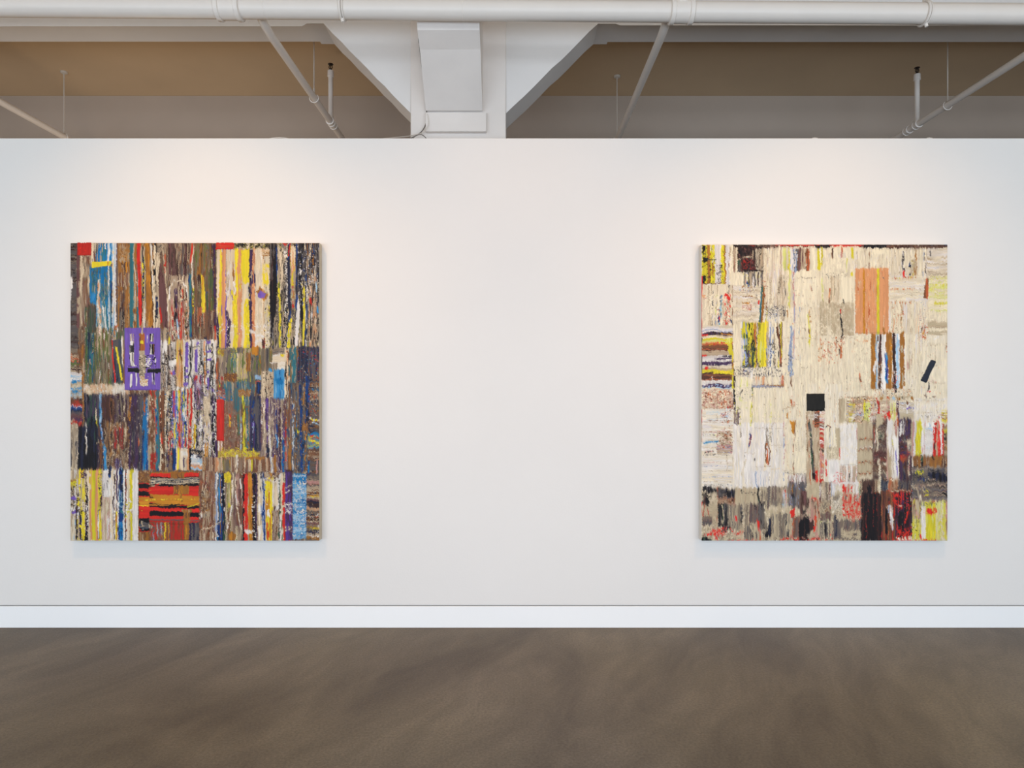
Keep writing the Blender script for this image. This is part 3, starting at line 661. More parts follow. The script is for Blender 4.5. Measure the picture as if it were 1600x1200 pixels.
D(176, 615, 222, 735, 'c T', .05, 1.6, 3); D(160, 690, 205, 735, 'c k', .12, 1.8, 2.5)
# colourful strands in the centre
G('v', 257, 604, 316, 704, 'T2 c3 k1.6 T2 h1 v1.6 T3 b1.4 c2.5 R1.8 T1.4 v2 Y2 N1.3 c2.5 r2 T3 j1.5 c2 V1.4 R2.4 T1.6 N1.5 v2.4 c2 k1', wob=1.2, mix=.34)
D(256, 606, 320, 712, 'w k b', .20, 1.9, 1.7); D(270, 640, 316, 700, 'x w Y', .14, 2.2, 1.8); L([(271, 606), (272, 650)], 2.2, 'R1j1'); L([(279, 606), (279, 640)], 2.2, 'Y'); L([(298.5, 606), (299, 640), (297, 664)], 2.8, 'R1r1'); L([(273, 620), (274, 650)], 3, 'v1', .8, .7)
L([(281, 640), (283, 660), (282, 700)], 2.6, 'r1j1', .8, .6); L([(272.5, 660), (273, 684)], 1.8, 'Y1y1'); L([(286, 628), (288, 655)], 5, 't1l1w1', .9, .65); L([(263, 640), (262, 730)], 3, 'V1h1', .9, .5); D(262, 672, 270, 710, 'R p', .4, 2.2)
L([(290, 684), (289, 698)], 2, 'O1R1'); L([(280, 684), (281, 700)], 2.5, 'R1r1', .6, .8)
# white, black and violet strands
S('v', 250, 532, 288, 610, 'w5 T2 k1.4 m1 n.6 c1', fine=1.6); S('v', 284, 530, 338, 606, 'w6 k1.2 c2 h.7', fine=1.3, z=1.4); S('v', 300, 604, 338, 716, 'w5 c2 k1.6 T1.6 e1', fine=1.9, z=1.4)
D(252, 552, 276, 608, 'k h', .26, 1.7, 1.3); L([(252, 568), (275, 568)], 1.6, 'k', .7, .8); L([(254, 559), (272, 560)], 1.8, 'k1h1', .8, .7); Q([(254, 532), (261, 532), (261, 548), (254, 547)], 'w'); L([(264, 528), (264, 536)], 2.6, 'y'); L([(263, 540), (263, 600)], 2, 'k1M1', .8, .7)
Q([(269, 577), (273, 577), (273.5, 584), (269, 584)], 'v'); L([(266, 580), (268, 583)], 3, 'R1x1'); Q([(263, 562), (275, 561), (275, 570), (263, 571)], 'w')
S('v', 275, 530, 286, 605, 'p3 c2 o2 y1 T1', fine=.8); L([(280, 548), (283, 560)], 4, 'o1 M1', .7, .7)
for q in ([(289, 533), (294, 533), (293.5, 574), (289, 573)], [(289, 577), (293.5, 577), (293, 582), (289, 581)], [(288, 586), (295, 587), (294, 591), (288, 590)], [(286, 597), (294, 597), (293, 603), (286, 602)],
          [(304, 545), (308.5, 545), (308.5, 581), (304, 581)], [(306, 534), (310, 533), (311, 538), (307, 539)], [(322, 532), (329, 532), (329, 536), (322, 536)], [(322, 546), (329, 546), (329, 550), (322, 549)],
          [(323, 559), (330, 558), (330, 562), (323, 562)], [(322.5, 578), (326, 578), (326, 582), (322, 582)], [(323.5, 589), (327, 589), (326, 608), (323, 607)], [(330, 609), (333, 609), (333, 613), (330, 613)]): Q(q, 'v', .4)
L([(297, 534), (297, 570), (296.5, 584)], 2.4, 'k', 1, .75); L([(297, 586), (301, 598), (298, 606)], 1.6, 'k1n1'); L([(289, 541), (304, 541)], 1.0, 'k'); L([(302, 541), (311, 541)], 1.2, 'k')
D(310, 532, 318, 600, 'k', .22, 1.8, 1.5); L([(319, 534), (320, 600)], 2.2, 'j1p1O1', .7, .8); Q([(313, 566), (316, 563), (317, 569), (314, 571)], 'k'); L([(331, 538), (332, 570), (330, 610)], 2.6, 'k', 1.2, .7)
S('v', 300, 586, 317, 640, 'v2 h2 r1 V2 w2', cov=.75); L([(304, 592), (307, 588)], 3, 'R'); D(300, 575, 338, 715, 'k', .20, 1.8, 1.4); D(306, 600, 336, 705, 'v', .07, 2.6); L([(308, 620), (307, 680), (306, 700)], 2.4, 'k1h1', 1.2, .7)
L([(332, 620), (333, 700), (334, 712)], 6, 'k2 w.6 V1', 1, .8); S('', 318, 620, 328, 660, 'c3 T2'); Q([(325, 648), (328, 643), (329, 649), (327, 651)], 'k'); L([(305, 664), (303, 700)], 3.2, 'O1 y1 o1', .7); L([(323, 660), (324, 712)], 3, 'O1T1c1', .7, .75)
L([(320, 692), (320, 712)], 2, 'O')
# small block of bars and the blue-white tag
G('v', 269, 700, 299, 738, 'n2 N4.5 c2 y3.2 T2 c5 V1.2 c4 T1.5 p3.5 M.6 k3.6', wob=.5, mix=.06); S('', 283, 700, 293, 716, 'c4 w3'); G('h', 298, 703, 316, 738, 'T3 k1.4 T2 n3 w3 l4 w3 p4 l4 w1.5 k1', wob=2.2, mix=.25)
S('h', 258, 735, 300, 741, 'b4 l2 t1 k1')
# right middle
S('v', 338, 543, 412, 605, 'e3T3t1g2Y1V1o1h2'); S('v', 338, 545, 360, 600, 'T3e3g1V1h1'); S('v', 360, 550, 372, 582, 'N1t3g2T1Y1'); S('v', 368, 552, 386, 592, 'T4Y1g1c1e1'); S('', 350, 583, 370, 596, 'm4 O1 M1'); S('', 340, 545, 350, 556, 'Y2o2e1')
S('v', 349, 596, 398, 632, 'b2t3T2h2N1g1e1o.6', fine=1.8); S('v', 384, 550, 394, 580, 'o2m2T1'); Q([(392, 541), (403, 541), (403, 554), (393, 554)], 'O3 o1'); S('v', 392, 554, 410, 600, 'h3e3t1g2n1o1'); S('', 398, 586, 408, 592, 'l2 u1 B1'); S('', 398, 594, 406, 600, 'R1x1e1'); S('v', 400, 596, 407, 615, 'n3N2')
S('v', 408, 543, 426, 590, 'e3h3g1T1o1n1'); S('v', 408, 580, 427, 626, 'T5 c3', z=1.3); D(410, 582, 426, 622, 'k m', .2, 1.7, 1.5); L([(414.5, 582), (415, 624)], 1.2, 'k', 1, .7); S('h', 425, 543, 447, 553, 'h3 T3 e2'); S('h', 425, 553, 446, 578, 'w5 c4 f2', z=1.2); Q([(437, 553), (445, 554), (441, 557), (437, 556)], 'y'); S('v', 425, 566, 433, 578, 'T3e2')
L([(420, 567), (426, 565), (432, 566)], 1.2, 'w'); S('v', 427, 577, 446, 623, 'B6 l3 b2', z=1.2); Q([(431, 592), (437, 589), (442, 593), (441, 600), (432, 601)], 'b'); L([(436.5, 577), (436.5, 620)], 1, 'N1b1', .5, .8); Q([(419, 575), (424, 575), (424, 580), (420, 580)], 'B')
G('v', 444, 543, 464, 625, 'c2 k1.4 c3 m1.6 t1.5 o1 t6 T1.4 h1', mix=.3); L([(458, 540), (458, 570), (460, 600)], 5, 't3 T.5', .8, .88); L([(447, 548), (449, 600), (450, 625)], 2.4, 'c1p1', .8, .85)
S('v', 462, 541, 499, 600, 'n5h4o.5V1'); D(464, 545, 499, 600, 'o r b T', .14, 2.2); S('v', 450, 598, 482, 736, 'h4n3e2o1b1m1'); S('h', 480, 590, 500, 736, 'h4m3n3o1T1', fine=1.6)
L([(468, 603), (469, 650), (470, 735)], 4, 'N3 n1', .8, .88); L([(479.5, 590), (480, 640), (479, 660)], 6.5, 'N2 n2', .8, .9); L([(475, 600), (474, 625)], 3, 'O1o1T1', 1, .6); L([(455, 610), (456, 670)], 3, 'N1h1', .8, .7); L([(458, 630), (457, 735)], 2, 'l1w1N1', .8, .5)
D(482, 600, 499, 650, 'r o T b', .28, 2.2, .6); L([(484, 652), (490, 656), (498, 655)], 2.4, 'w1y1'); L([(487, 658), (498, 663)], 2.2, 'l1w1'); S('h', 480, 676, 499, 700, 'b4 B2 r1 y2', cov=.9); L([(484, 679), (488, 681)], 2.4, 'R'); L([(494, 683), (496, 684)], 2, 'R'); L([(482, 686), (488, 689), (498, 693)], 2.6, 'y'); S('h', 481, 700, 499, 712, 'm3 T2 M1')
S('', 471, 662, 481, 672, 'o3m2'); L([(474, 600), (476, 735)], 2.2, 'O1o1m1', 1, .5); L([(462, 670), (466, 673)], 4, 'y1g1'); D(452, 620, 484, 735, 'o T m', .12, 2, 1.6); L([(482, 720), (481, 737)], 2.6, 'b1N1'); L([(494, 718), (494, 737)], 1.8, 'x'); L([(490, 717.5), (498, 717.5)], 1, 'p')
# lower right of the middle: red bar, yellow strands, dark strands
L([(339.5, 560), (339, 600), (339.5, 625)], 4, 'm2 j1', .7, .9); L([(346, 590), (346, 620)], 4.5, 's1 r1 m1', .8, .8); S('', 338, 608, 352, 626, 's2T2b1j1r1')
S('v', 349, 626, 374, 708, 'm4 e3 s2 j1 T2'); S('', 350, 640, 372, 705, 'm3 s2 e3 T1', cov=.5); L([(359, 645), (359, 665)], 3, 'O1y1R1', .7, .8); L([(371, 622), (372, 680)], 4, 't1h1g1', .8, .8); S('v', 364, 606, 376, 640, 't3h2e1')
S('', 372, 608, 392, 620, 'o3T2m2'); L([(378, 620), (381, 640), (381, 680), (381.5, 712)], 4.6, 'Y4 g1', .9, .93); L([(376, 650), (376, 700)], 1.6, 'l1w1', .8, .7); L([(385, 630), (386, 700)], 3, 't1h1', .9, .8)
S('v', 390, 618, 408, 704, 'V3n3h2N1'); L([(395, 660), (396, 690)], 4, 'V1u1P1', .8, .8); L([(394, 615), (395, 650)], 5, 'h1N1d1', .8, .8); S('v', 407, 622, 450, 738, 'T4V3s2e2w1P1n1'); D(408, 626, 448, 730, 'c T V', .16, 1.8, 1.6)
for (xa, ya, yb, wd, ch) in ((412, 628, 735, 3, 'T1c1'), (416, 640, 700, 2.4, 'P1V1'), (421, 650, 738, 3, 'w1c1T1'), (431, 640, 700, 3, 'N1V1'), (436, 640, 735, 3.6, 'V1M1'), (441, 685, 737, 3.6, 'N1b1'), (445, 626, 690, 4.5, 's1V1m1'), (417, 695, 714, 5, 'n1')):
    L([(xa, ya), (xa + .8, yb)], wd, ch, 1, .82)
L([(430, 680), (433, 690), (432, 700)], 2, 'B1l1'); L([(445.5, 655), (446, 720)], 2.2, 'R1j1r1', .8, .6); L([(452, 690), (452, 736)], 5, 'o3 m1', .6, .95); L([(428, 712), (430, 736)], 3.6, 'o'); L([(455.5, 620), (456.5, 735)], 1.5, 'w1N1', .6, .6); S('v', 447, 622, 455, 690, 'o2m2h2N1T1')
S('v', 340, 660, 351, 712, 'j2m2T2w1', cov=1); L([(337, 688), (338, 715)], 3.4, 'V'); S('', 340, 704, 405, 716, 'Y3 o2 T2 m1'); D(345, 700, 402, 716, 'Y y', .3, 2.4)
S('v', 318, 714, 428, 737, 'm4T4s2p1e1c1'); S('v', 315, 716, 322, 738, 'o2T2V1'); L([(370, 712), (369, 735)], 4.6, 'w1c1', .8, .8); L([(393, 714), (393, 734)], 2.4, 'Y'); S('v', 347, 718, 360, 736, 'g1O1h2T1'); L([(423, 714), (425, 737)], 3, 'w1u1c1'); S('h', 383, 713, 413, 717, 'o4 O1')
# bottom band
G('v', 109, 732, 141, 846, 'c3 T4 w4 T3 y3 c5 M1 T4 c3', mix=.35, wob=1.4); S('h', 109, 748, 120, 762, 'Y4T2o1'); D(110, 756, 138, 800, 'w k M', .4, 2); S('v', 126, 732, 131, 746, 'O3 y2 V1'); D(126, 738, 136, 754, 'M V', .5, 3.5); S('v', 126, 748, 134, 785, 'y3 T2 c1')
Q([(110, 776), (115, 774), (119, 777), (117, 781), (111, 780)], 'v'); Q([(112, 799), (118, 796), (122, 799), (119, 802), (113, 802)], 'v2 N1'); Q([(127, 797), (130, 797), (130, 803), (127, 802)], 'k'); S('v', 109, 810, 120, 846, 'T3 f3 l1')
L([(119, 790), (120, 815), (118, 842)], 2.6, 'M1k1', 1.2, .8); L([(126, 800), (125, 842)], 3, 'V1n1', .8, .9); L([(130, 800), (131, 842)], 4.6, 'y', .7, .95); L([(137, 776), (138, 800), (135, 842)], 4.6, 'V2n1k1', 1, .88); D(135, 790, 140, 830, 'w', .35, 2.2)
G('v', 138, 732, 160, 846, 'c2.5 p2.5 Y5 p3.6 Y4.6 T1 c.8', wob=.8, mix=.08); L([(157.5, 776), (157.5, 790)], 2.6, 'M'); S('v', 152, 796, 158, 842, 'y3M1w1c1'); D(154, 740, 160, 800, 'V k', .3, 1.6)
G('v', 159, 732, 218, 846, 'T2 w3 q5 w3 c4 q3 c1 V2 w2 h1 N4 t1 w3 M1.6 w2 c3 T1.6 Y4 w1 q8', wob=.8, mix=.14); S('v', 159, 775, 172, 846, 'T4 x2 f3 q1'); S('v', 160, 738, 170, 775, 'q4 w3 h1'); L([(172, 730), (171, 743)], 4.4, 'N1n1')
L([(179, 742), (178, 790), (177, 842)], 3.4, 'M2 w.8 s1', 1.2, .82); L([(182, 800), (181.5, 842)], 2.6, 'y1O1'); L([(189, 733), (189, 750), (190, 764), (187, 772)], 6.5, 'n2 N1 l.4', 1, .85); L([(187, 775), (189, 790), (188, 805)], 5, 't1 N1 l1', 1, .7); Q([(186, 800), (192, 801), (192, 812), (189, 817), (185, 812)], 'N'); L([(188, 818), (189, 845)], 7, 'b2 B1 N1', .8, .9)
L([(197, 733), (197, 750), (195, 790), (197, 830)], 2.4, 'M1j1s1', .8, .7); L([(204.5, 733), (205, 792)], 4.2, 'Y3 y1', .5); D(196, 780, 208, 812, 'w Y', .3, 3); S('v', 206.5, 737, 217, 846, 'q4 w4', rag=.3, z=1.3); L([(112, 843.5), (200, 843.5)], 1.6, 'w1f1', .4, .8)
# red, black and ochre stripes
S('v', 216, 734, 320, 846, 'o3 m3 h2 T1', rag=.3); G('h', 217, 737, 313, 845, 'o2 R5 k3 T1.3 d3 c1.2 k3 T1 k4 R14 O15 k6 R6 k8 R5 h2 r3 m5 r6 m4 h4 r3 o5 m4', wob=1.3, mix=.05, z=1.5)
S('', 216, 737, 236, 760, 'm4 o3 T1 h1'); G('h', 217, 754, 234, 832, 'r2 k6 R4 k6 R1.5 O10 y1 R8 R8 k6 d4 T1 d3 k3 R3', wob=1, mix=.05); L([(242, 741), (258, 742), (266, 743)], 5, 'R'); S('v', 267, 738, 289, 747, 'o4 m1'); L([(290, 742), (308, 741)], 4.6, 'R')
L([(236, 753), (252, 752), (270, 754), (290, 750), (309, 752)], 2.6, 'd1h1T1'); L([(233, 755), (250, 753), (275, 755), (300, 752), (311, 753)], 1.2, 'c'); L([(236, 749), (262, 748), (290, 750), (308, 748)], 1, 'c1T1')
S('v', 271, 758, 296, 772, 'o4 m1 O1', z=1.6); L([(282, 762), (283, 782)], 5, 'o1O1', .7, .8); L([(218, 780), (310, 779)], 2, 'O1y1', .8, .6); L([(293, 791), (302, 789), (310, 786)], 1.6, 'y1Y1')
S('v', 287, 796, 297, 842, 'o4 m1 O1', z=1.6); S('v', 284, 795, 300, 800, 'o3 T1'); S('v', 216, 830, 236, 846, 'm3 o3 T1'); S('v', 236, 815, 262, 846, 'h3 r3 T1 u1 e1 m1', cov=.9); S('v', 256, 815, 265, 844, 'y3 m2 O1 r1'); S('v', 264, 814, 287, 842, 'r5 m2 h1'); S('v', 296, 816, 312, 846, 'h3 e2 n2 V1'); Q([(219, 812), (230, 816), (242, 824), (236, 825), (222, 820)], 'h3 T1')
S('v', 308, 815, 316, 845, 'n3 h2')
# brown figures and thin vertical bars to the right
S('v', 311, 736, 339, 846, 'm4 T3 s2 c1 j1 M1'); Q([(313, 770), (318, 762), (326, 766), (329, 790), (324, 800), (315, 798)], 'm2 T2 o1 c1 M1'); S('', 314, 768, 328, 798, 'T3 m3 o2 M2', fine=2, cov=.7); Q([(313, 802), (322, 801), (321, 808), (314, 808)], 'h1 T1 q1')
G('v', 335, 738, 355, 846, 'T1 u2 w1 h2 b1.4 o1.4 N2 k3 T1 n2 T2', mix=.28); D(345, 740, 353, 800, 'k w', .4, 1.8, 1.5); L([(341, 815), (342, 845)], 4.8, 'N3n1', .7, .9); L([(350, 806), (349, 845)], 4, 'n2 G1', .9, .8); L([(341, 762), (342, 778), (345, 800)], 1.6, 'b1B1')
S('v', 352, 738, 382, 846, 'T3 s2 m2 c2 e2 g.6'); S('', 350, 738, 361, 753, 'y3 Y2 o1', rag=1.2); S('v', 353, 753, 361, 798, 'g1 T3 c1 Y1', cov=.8); D(354, 785, 361, 792, 'Y', .5, 2.5); S('v', 368, 740, 380, 820, 'm3 s3 c1 x1'); L([(362, 750), (363, 780), (358, 810), (353, 828)], 2.2, 'c1w1', .7, .9); L([(367, 745), (368, 780), (371, 800), (377, 825)], 2, 'w1c1', .6, .9)
L([(375, 748), (376, 762)], 2.4, 'w'); Q([(356, 834), (362, 829), (368, 834), (367, 844), (357, 844)], 'o3 O1'); L([(315, 826), (326, 824), (336, 820), (344, 814)], 1.6, 'c', .4)
G('v', 379, 739, 456, 846, 'k1.2 R5 T1.5 O5 m1 k3.6 V2 T1.4 c5.6 w1.4 N2 u1 c3 c1 O3 y4 T1.6 M2 w6 c4 G2 T1 c1.6 R4.6 T1.4 c1.5', wob=1, mix=.12)
S('', 379, 739, 388, 746, 'k3 r1'); L([(384, 742), (384, 800), (384.5, 826)], 4.6, 'R3 r1', .7, .94); L([(389.5, 742), (391, 790), (391, 840)], 5, 'O3 o1', .7, .95); Q([(380, 828), (386, 826), (394, 829), (393, 833), (382, 832)], 'w'); L([(396, 742), (397, 770)], 6, 'k2 V1 M1', .8, .9); D(393, 772, 400, 840, 'w M k', .5, 1.8, 1.5)
L([(408, 740), (408, 765)], 4, 'n2 w.8', .9, .8); L([(408, 790), (410, 815), (411, 830)], 2.6, 'N1u1', .7); L([(411, 755), (411, 790)], 1.4, 'N1u1', .8, .7); L([(416, 752), (417, 800), (418, 842)], 6, 'O2 y3', .7, .94); L([(417, 818), (418, 843)], 5, 'R1O1', .8, .75); Q([(416, 796), (420, 794), (421, 806), (417, 806)], 'w')
S('', 412, 738, 435, 747, 'M2 O1 T2 V1 c1'); L([(412, 750), (434, 750)], 3, 'c1f1T1', .8, .8); S('v', 425, 752, 434, 790, 'w3 c3 T1'); S('v', 424, 795, 436, 845, 'm2 T3 M1 w1 s1'); L([(436.5, 750), (436, 800), (435, 840)], 2.4, 'G2 h1', 1, .75); L([(442, 756), (442.5, 800), (443.5, 843)], 4.4, 'R3 r1', .8, .9); D(437, 785, 446, 792, 'c', .5, 3)
S('v', 445, 734, 457, 844, 'P4 V4 M1', rag=.5); L([(445, 762), (455, 758)], 1.4, 'c'); L([(446, 770), (452, 766)], 1.4, 'c1q1'); D(445, 784, 456, 800, 'w q', .4, 4, .5); L([(446, 788), (456, 786)], 2, 'w'); L([(446, 799), (456, 802)], 1.4, 'q'); D(445, 822, 456, 832, 'c T', .4, 3); L([(448, 734), (455, 735)], 3, 'M')
S('h', 457, 739, 480, 842, 'B5 l3 b3 w2 N.4', fine=.8, rag=.6, z=1.4); D(459, 740, 479, 838, 'f w', .16, 3, .5); D(468, 744, 479, 838, 'w N', .14, 2.4, .6)
G('h', 478, 738, 500, 846, 'h2 V3 e2 n3 T1 x5 m1 h4 T4 m2 T3 n1 o2 y1 T2 s3 n5 M3 T1 p3 h3 e2 n4 T1 j1.5 M3 T2 s3 e3 o2 y1 e2 n4 T3 w2 o4 e3', mix=.32, wob=1.6); D(480, 800, 499, 845, 'w o k', .2, 2)
A.smear(104, 374, 506, 735, .5, 2.6, .3); A.smear(104, 600, 250, 735, .6, 3, .3); A.smear(104, 735, 217, 851, .4, 2, .15); A.smear(217, 735, 313, 851, 1.6, .6, .1); A.smear(313, 735, 506, 851, .5, 2.4, .25)
# painted patches lying over the strands
S('', 121, 378, 143, 399.5, 'r5 R1', rag=.5, z=2); A.patch('paint_patch', 120.5, 378, 144, 400.5, 'red painted square at the upper left corner')
Q([(143.5, 408.5), (155, 409), (174, 407.5), (175, 411), (172, 415), (155, 417), (144, 419)], 'y4 Y1 O.3', .5, 2)
S('h', 337, 378, 365.5, 390, 'R4 j1', rag=1, z=2); A.patch('paint_patch', 337.5, 378, 365.5, 390.5, 'small red patch on the top edge')
# violet panel with two slotted windows
S('', 195, 512, 251, 609.5, 'v', rag=.5, z=2.2)
S('v', 204, 523, 210.5, 572, 'w3k2T1', cov=1, z=.4); S('v', 203.5, 521, 210, 533, 'v1 T1 w1'); S('v', 203, 540, 210, 551, 'k3w1', z=.4); Q([(203, 551), (209, 551), (208, 566), (212, 571), (206, 572), (203, 560)], 'w2 k.5')
S('v', 218, 521, 227, 549, 'j3 o3 m1', z=.4); Q([(219.5, 532), (224, 532), (224.5, 537), (219.5, 537)], 'y'); S('', 218, 548, 227, 556, 'a3 T3'); S('', 218, 555, 229, 590, 'a4 e3 k1.4 c2', fine=2, z=.4); S('', 219, 588, 232, 603, 'O2 w3 c3 T2', rag=1.4); L([(222.8, 512), (223, 521)], 2.2, 'T1c1')
S('v', 234.5, 521, 241, 534, 'k3 w2 c1', z=.4); S('v', 234.5, 537, 242, 554, 'k4 w1 m1', z=.4); D(227, 555, 245, 575, 'w k', .5, 2.4); S('h', 200, 575, 218, 582, 'k5 e1', rag=1, z=2.4); S('h', 231, 576, 252, 583, 'k4 h1', rag=1, z=2.4); L([(200, 572), (216, 571)], 1, 'V1w1'); Q([(226, 583), (231, 582), (232, 592), (227, 592)], 'v')
L([(206, 585), (205, 604)], 3, 'w2 k.6', .5); L([(213, 583), (214, 592), (213.5, 602)], 2, 'w', .4); L([(241, 583), (241, 600)], 2.4, 'k1 w1', .5); L([(238, 583), (238.5, 600)], 1, 'w1T1'); L([(230.5, 524), (230.5, 535)], 1, 'w')
A.patch('paint_patch', 194.5, 511, 252, 610.5, 'violet painted rectangle with two slotted black and white strips')
S('v', 338.5, 624, 350.5, 688.5, 'r5 R3', rag=.6, z=2); A.patch('paint_patch', 338, 625, 351, 689, 'upright red bar')
A.patch('paint_patch', 216.5, 737, 313, 820, 'block of red, black and ochre horizontal stripes')
A.patch('paint_patch', 457, 739, 480, 842, 'light blue block of short horizontal strokes')
A.patch('paint_patch', 426.5, 577, 446, 623, 'sky blue rectangle with a darker centre')
build_painting(A, 'left painting, dense dark multicolour vertical stripes with a violet rectangle and red-black striped block', (.86, .85, .86), M_side)
# ---------------------------------------------------------------- right painting: ivory skins over darker bands
A = Canvas(1096, 382, 1480.5, 845)
S, G, D, L, Q = A.S, A.G, A.D, A.L, A.Q
S('v', 1086, 372, 1490, 855, 'i6 I4 f2 w2', rag=0, z=.6)
# patchwork of ivory skins
for (x0, y0, x1, y1, pal, o) in ((1190, 386, 1246, 482, 'I4c2f3T1q1', 'v'), (1244, 386, 1340, 425, 'I5f3q1', 'v'), (1275, 420, 1336, 476, 'I4f3c1', 'v'), (1242, 424, 1276, 480, 'I7i2', ''), (1336, 386, 1450, 432, 'I5f3T1q1', 'v'),
        (1390, 430, 1450, 480, 'q3f4I3', 'h'), (1388, 470, 1450, 522, 'I4q2f2c1', 'v'), (1448, 385, 1481, 432, 'f4 T2 q3', 'h'), (1450, 430, 1481, 486, 'I4 z1.6 Y.3 f2', 'h'), (1446, 484, 1481, 505, 'I4 f3', ''),
        (1144, 445, 1190, 510, 'f4q3T2I3', 'h'), (1096, 445, 1145, 512, 'I4f3T1', 'v'), (1145, 505, 1162, 590, 'I5f2', 'v'), (1218, 480, 1262, 590, 'I5i2f1u.3', 'v'), (1262, 480, 1284, 600, 'I5f2', 'v'),
        (1276, 522, 1336, 612, 'I5 i3 f2 c1', 'v'), (1334, 524, 1364, 620, 'I6 f2', ''), (1410, 520, 1450, 640, 'I4 i3 f2 q1', 'v'), (1440, 540, 1481, 640, 'i5 I3', ''), (1150, 590, 1176, 640, 'I5z.5i3', ''), (1176, 602, 1226, 668, 'I5 i4 f2 z.2', 'v'),
        (1224, 585, 1262, 740, 'I5i3f2', 'v'), (1145, 660, 1226, 762, 'w4i4q3', 'v'), (1096, 640, 1146, 762, 'w3 i4 f2 q2', 'h'), (1288, 600, 1314, 664, 'i5I2w1', 'v'), (1450, 505, 1481, 540, 'I4f3', ''), (1424, 622, 1481, 664, 'i5 w2 q1', '')):
    S(o, x0, y0, x1, y1, pal, rag=.5, z=.9)
A.seams(1100, 445, 1475, 735, 70, 'T', .7); A.seams(1100, 445, 1475, 735, 26, 'e', .35, 8, 30); A.seams(1145, 640, 1310, 755, 24, 'q', .7); D(1190, 440, 1470, 720, 'T', .022, 3, 2); D(1190, 450, 1470, 700, 'p', .01, 3, 2)
# top edge
S('h', 1145, 381, 1481, 388, 'k4 M2 m1', rag=.9); S('h', 1205, 380, 1350, 384.4, 'R5 r1', rag=.3); S('h', 1170, 382, 1215, 388, 'M3 R1 T2 k2'); Q([(1210, 390), (1215, 385), (1278, 384.5), (1284, 393), (1210, 396)], 'I3 f2', .8); Q([(1290, 386), (1300, 383.5), (1343, 384.6), (1350, 392), (1288, 396)], 'I3 f1', .8); Q([(1366, 389), (1384, 386), (1388, 396), (1360, 398)], 'I', .8)
Q([(1270, 382), (1300, 382), (1298, 386), (1280, 390)], 'k'); S('h', 1296, 381, 1350, 385, 'R3 M1'); Q([(1348, 382), (1385, 382), (1384, 387), (1360, 388), (1350, 387)], 'k'); S('h', 1384, 382, 1481, 387, 'M3 m2 s1 k2 b.3', rag=.4)
# yellow block upper left
G('v', 1096, 382, 1146, 444, 'Y9 o4 Y6 q8 Y4 o2 q5 I5 T1', wob=1.2, mix=.06); Q([(1097, 383), (1101, 384), (1100, 395), (1098, 398), (1096, 390)], 'k'); Q([(1097, 401), (1106, 403), (1104, 409), (1098, 411)], 'k'); Q([(1098, 429), (1104, 431), (1100, 443), (1096, 441)], 'k'); D(1097, 384, 1117, 442, 'k G', .13, 2.6); L([(1104, 404), (1112, 406), (1118, 405)], 1.6, 'k1 G1'); L([(1104, 411), (1111, 404)], 1.4, 'o'); D(1120, 414, 1130, 442, 'k h', .32, 1.8, 1.4); L([(1129, 392), (1131, 402), (1129, 410)], 2, 'Y1k1o1', .7, .7); L([(1098, 443), (1130, 442.5)], 2.2, 'M1T1m1', .8, .7)
# black-brown block
S('', 1146, 384, 1192, 425, 'k6 M4 s1', rag=1); S('v', 1146, 386, 1153, 424, 'T3 I2 x1 m1'); L([(1152, 407), (1168, 401), (1174, 400)], 2.2, 'T1I1', .9, .9); S('v', 1152, 408, 1160, 424, 'h2 G1 M1'); S('', 1158, 405, 1184, 422, 'k3 M3 r1 s1'); D(1162, 404, 1184, 420, 'r', .12, 2); S('v', 1180, 388, 1192, 422, 'I3 T3 k1.5 M1', fine=1.6); S('v', 1172, 390, 1180, 406, 'T2 M2 k2', cov=.7)
S('', 1144, 425, 1163, 446, 'I6 i1', rag=.5, z=1.4); S('v', 1161, 424, 1192, 447, 'q2 h2 T2 I2 k1 Y.5', fine=1.5); L([(1184, 426), (1184, 445)], 2, 'M1h1'); L([(1165, 438), (1169, 446)], 2.4, 'b1R1N1', .8, .8); D(1186, 438, 1200, 450, 'j k T', .2, 2)
# grey brown and blue streaks upper middle
G('v', 1215, 388, 1290, 422, 'I6 z4 f3 Y1.6 q4 u2 f3 h3 s2 T5 f3 m1.4 j2 I5 I6 Y4 I6', mix=.2); L([(1242.5, 390), (1243, 422)], 6, 'u1 h2 q1', 1, .85); L([(1249, 388), (1247, 405), (1248, 422)], 3, 's1 m1', .8, .9); L([(1260, 404), (1261, 422)], 3.4, 'm1 j1', .8, .85); L([(1277.5, 392), (1278, 420)], 3.6, 'Y', .6); Q([(1243, 423), (1273, 423), (1272, 433), (1244, 432)], 'I'); L([(1245, 434), (1274, 434.5)], .9, 'T1M1', .3, .8)
L([(1232.5, 390), (1233, 440), (1232.5, 480)], 3, 'Y1 z3', .8, .75); L([(1238, 386), (1240, 470), (1240, 560)], 2.4, 'q1x1u.5', .8, .8); S('v', 1198, 386, 1224, 480, 'f3 T2 x.8 q2 I3', cov=.5); S('v', 1214, 430, 1226, 500, 'T3 e1 f3', cov=.5); L([(1225, 426), (1226, 470)], 1.8, 'h1T1', 1, .5)
L([(1300, 389), (1300, 403)], 2.6, 'M1m1'); L([(1314, 388), (1314, 403)], 2.4, 'x1j1'); L([(1330.5, 389), (1331, 402)], 4, 'Y'); L([(1322, 404), (1321, 425)], 3, 'z2 Y1', .7, .85); S('', 1284, 403, 1322, 431, 'I6 f2', rag=.5, z=1.3); L([(1330, 427), (1331, 430)], 3.2, 'Y'); D(1284, 426, 1330, 434, 'h T', .16, 2)
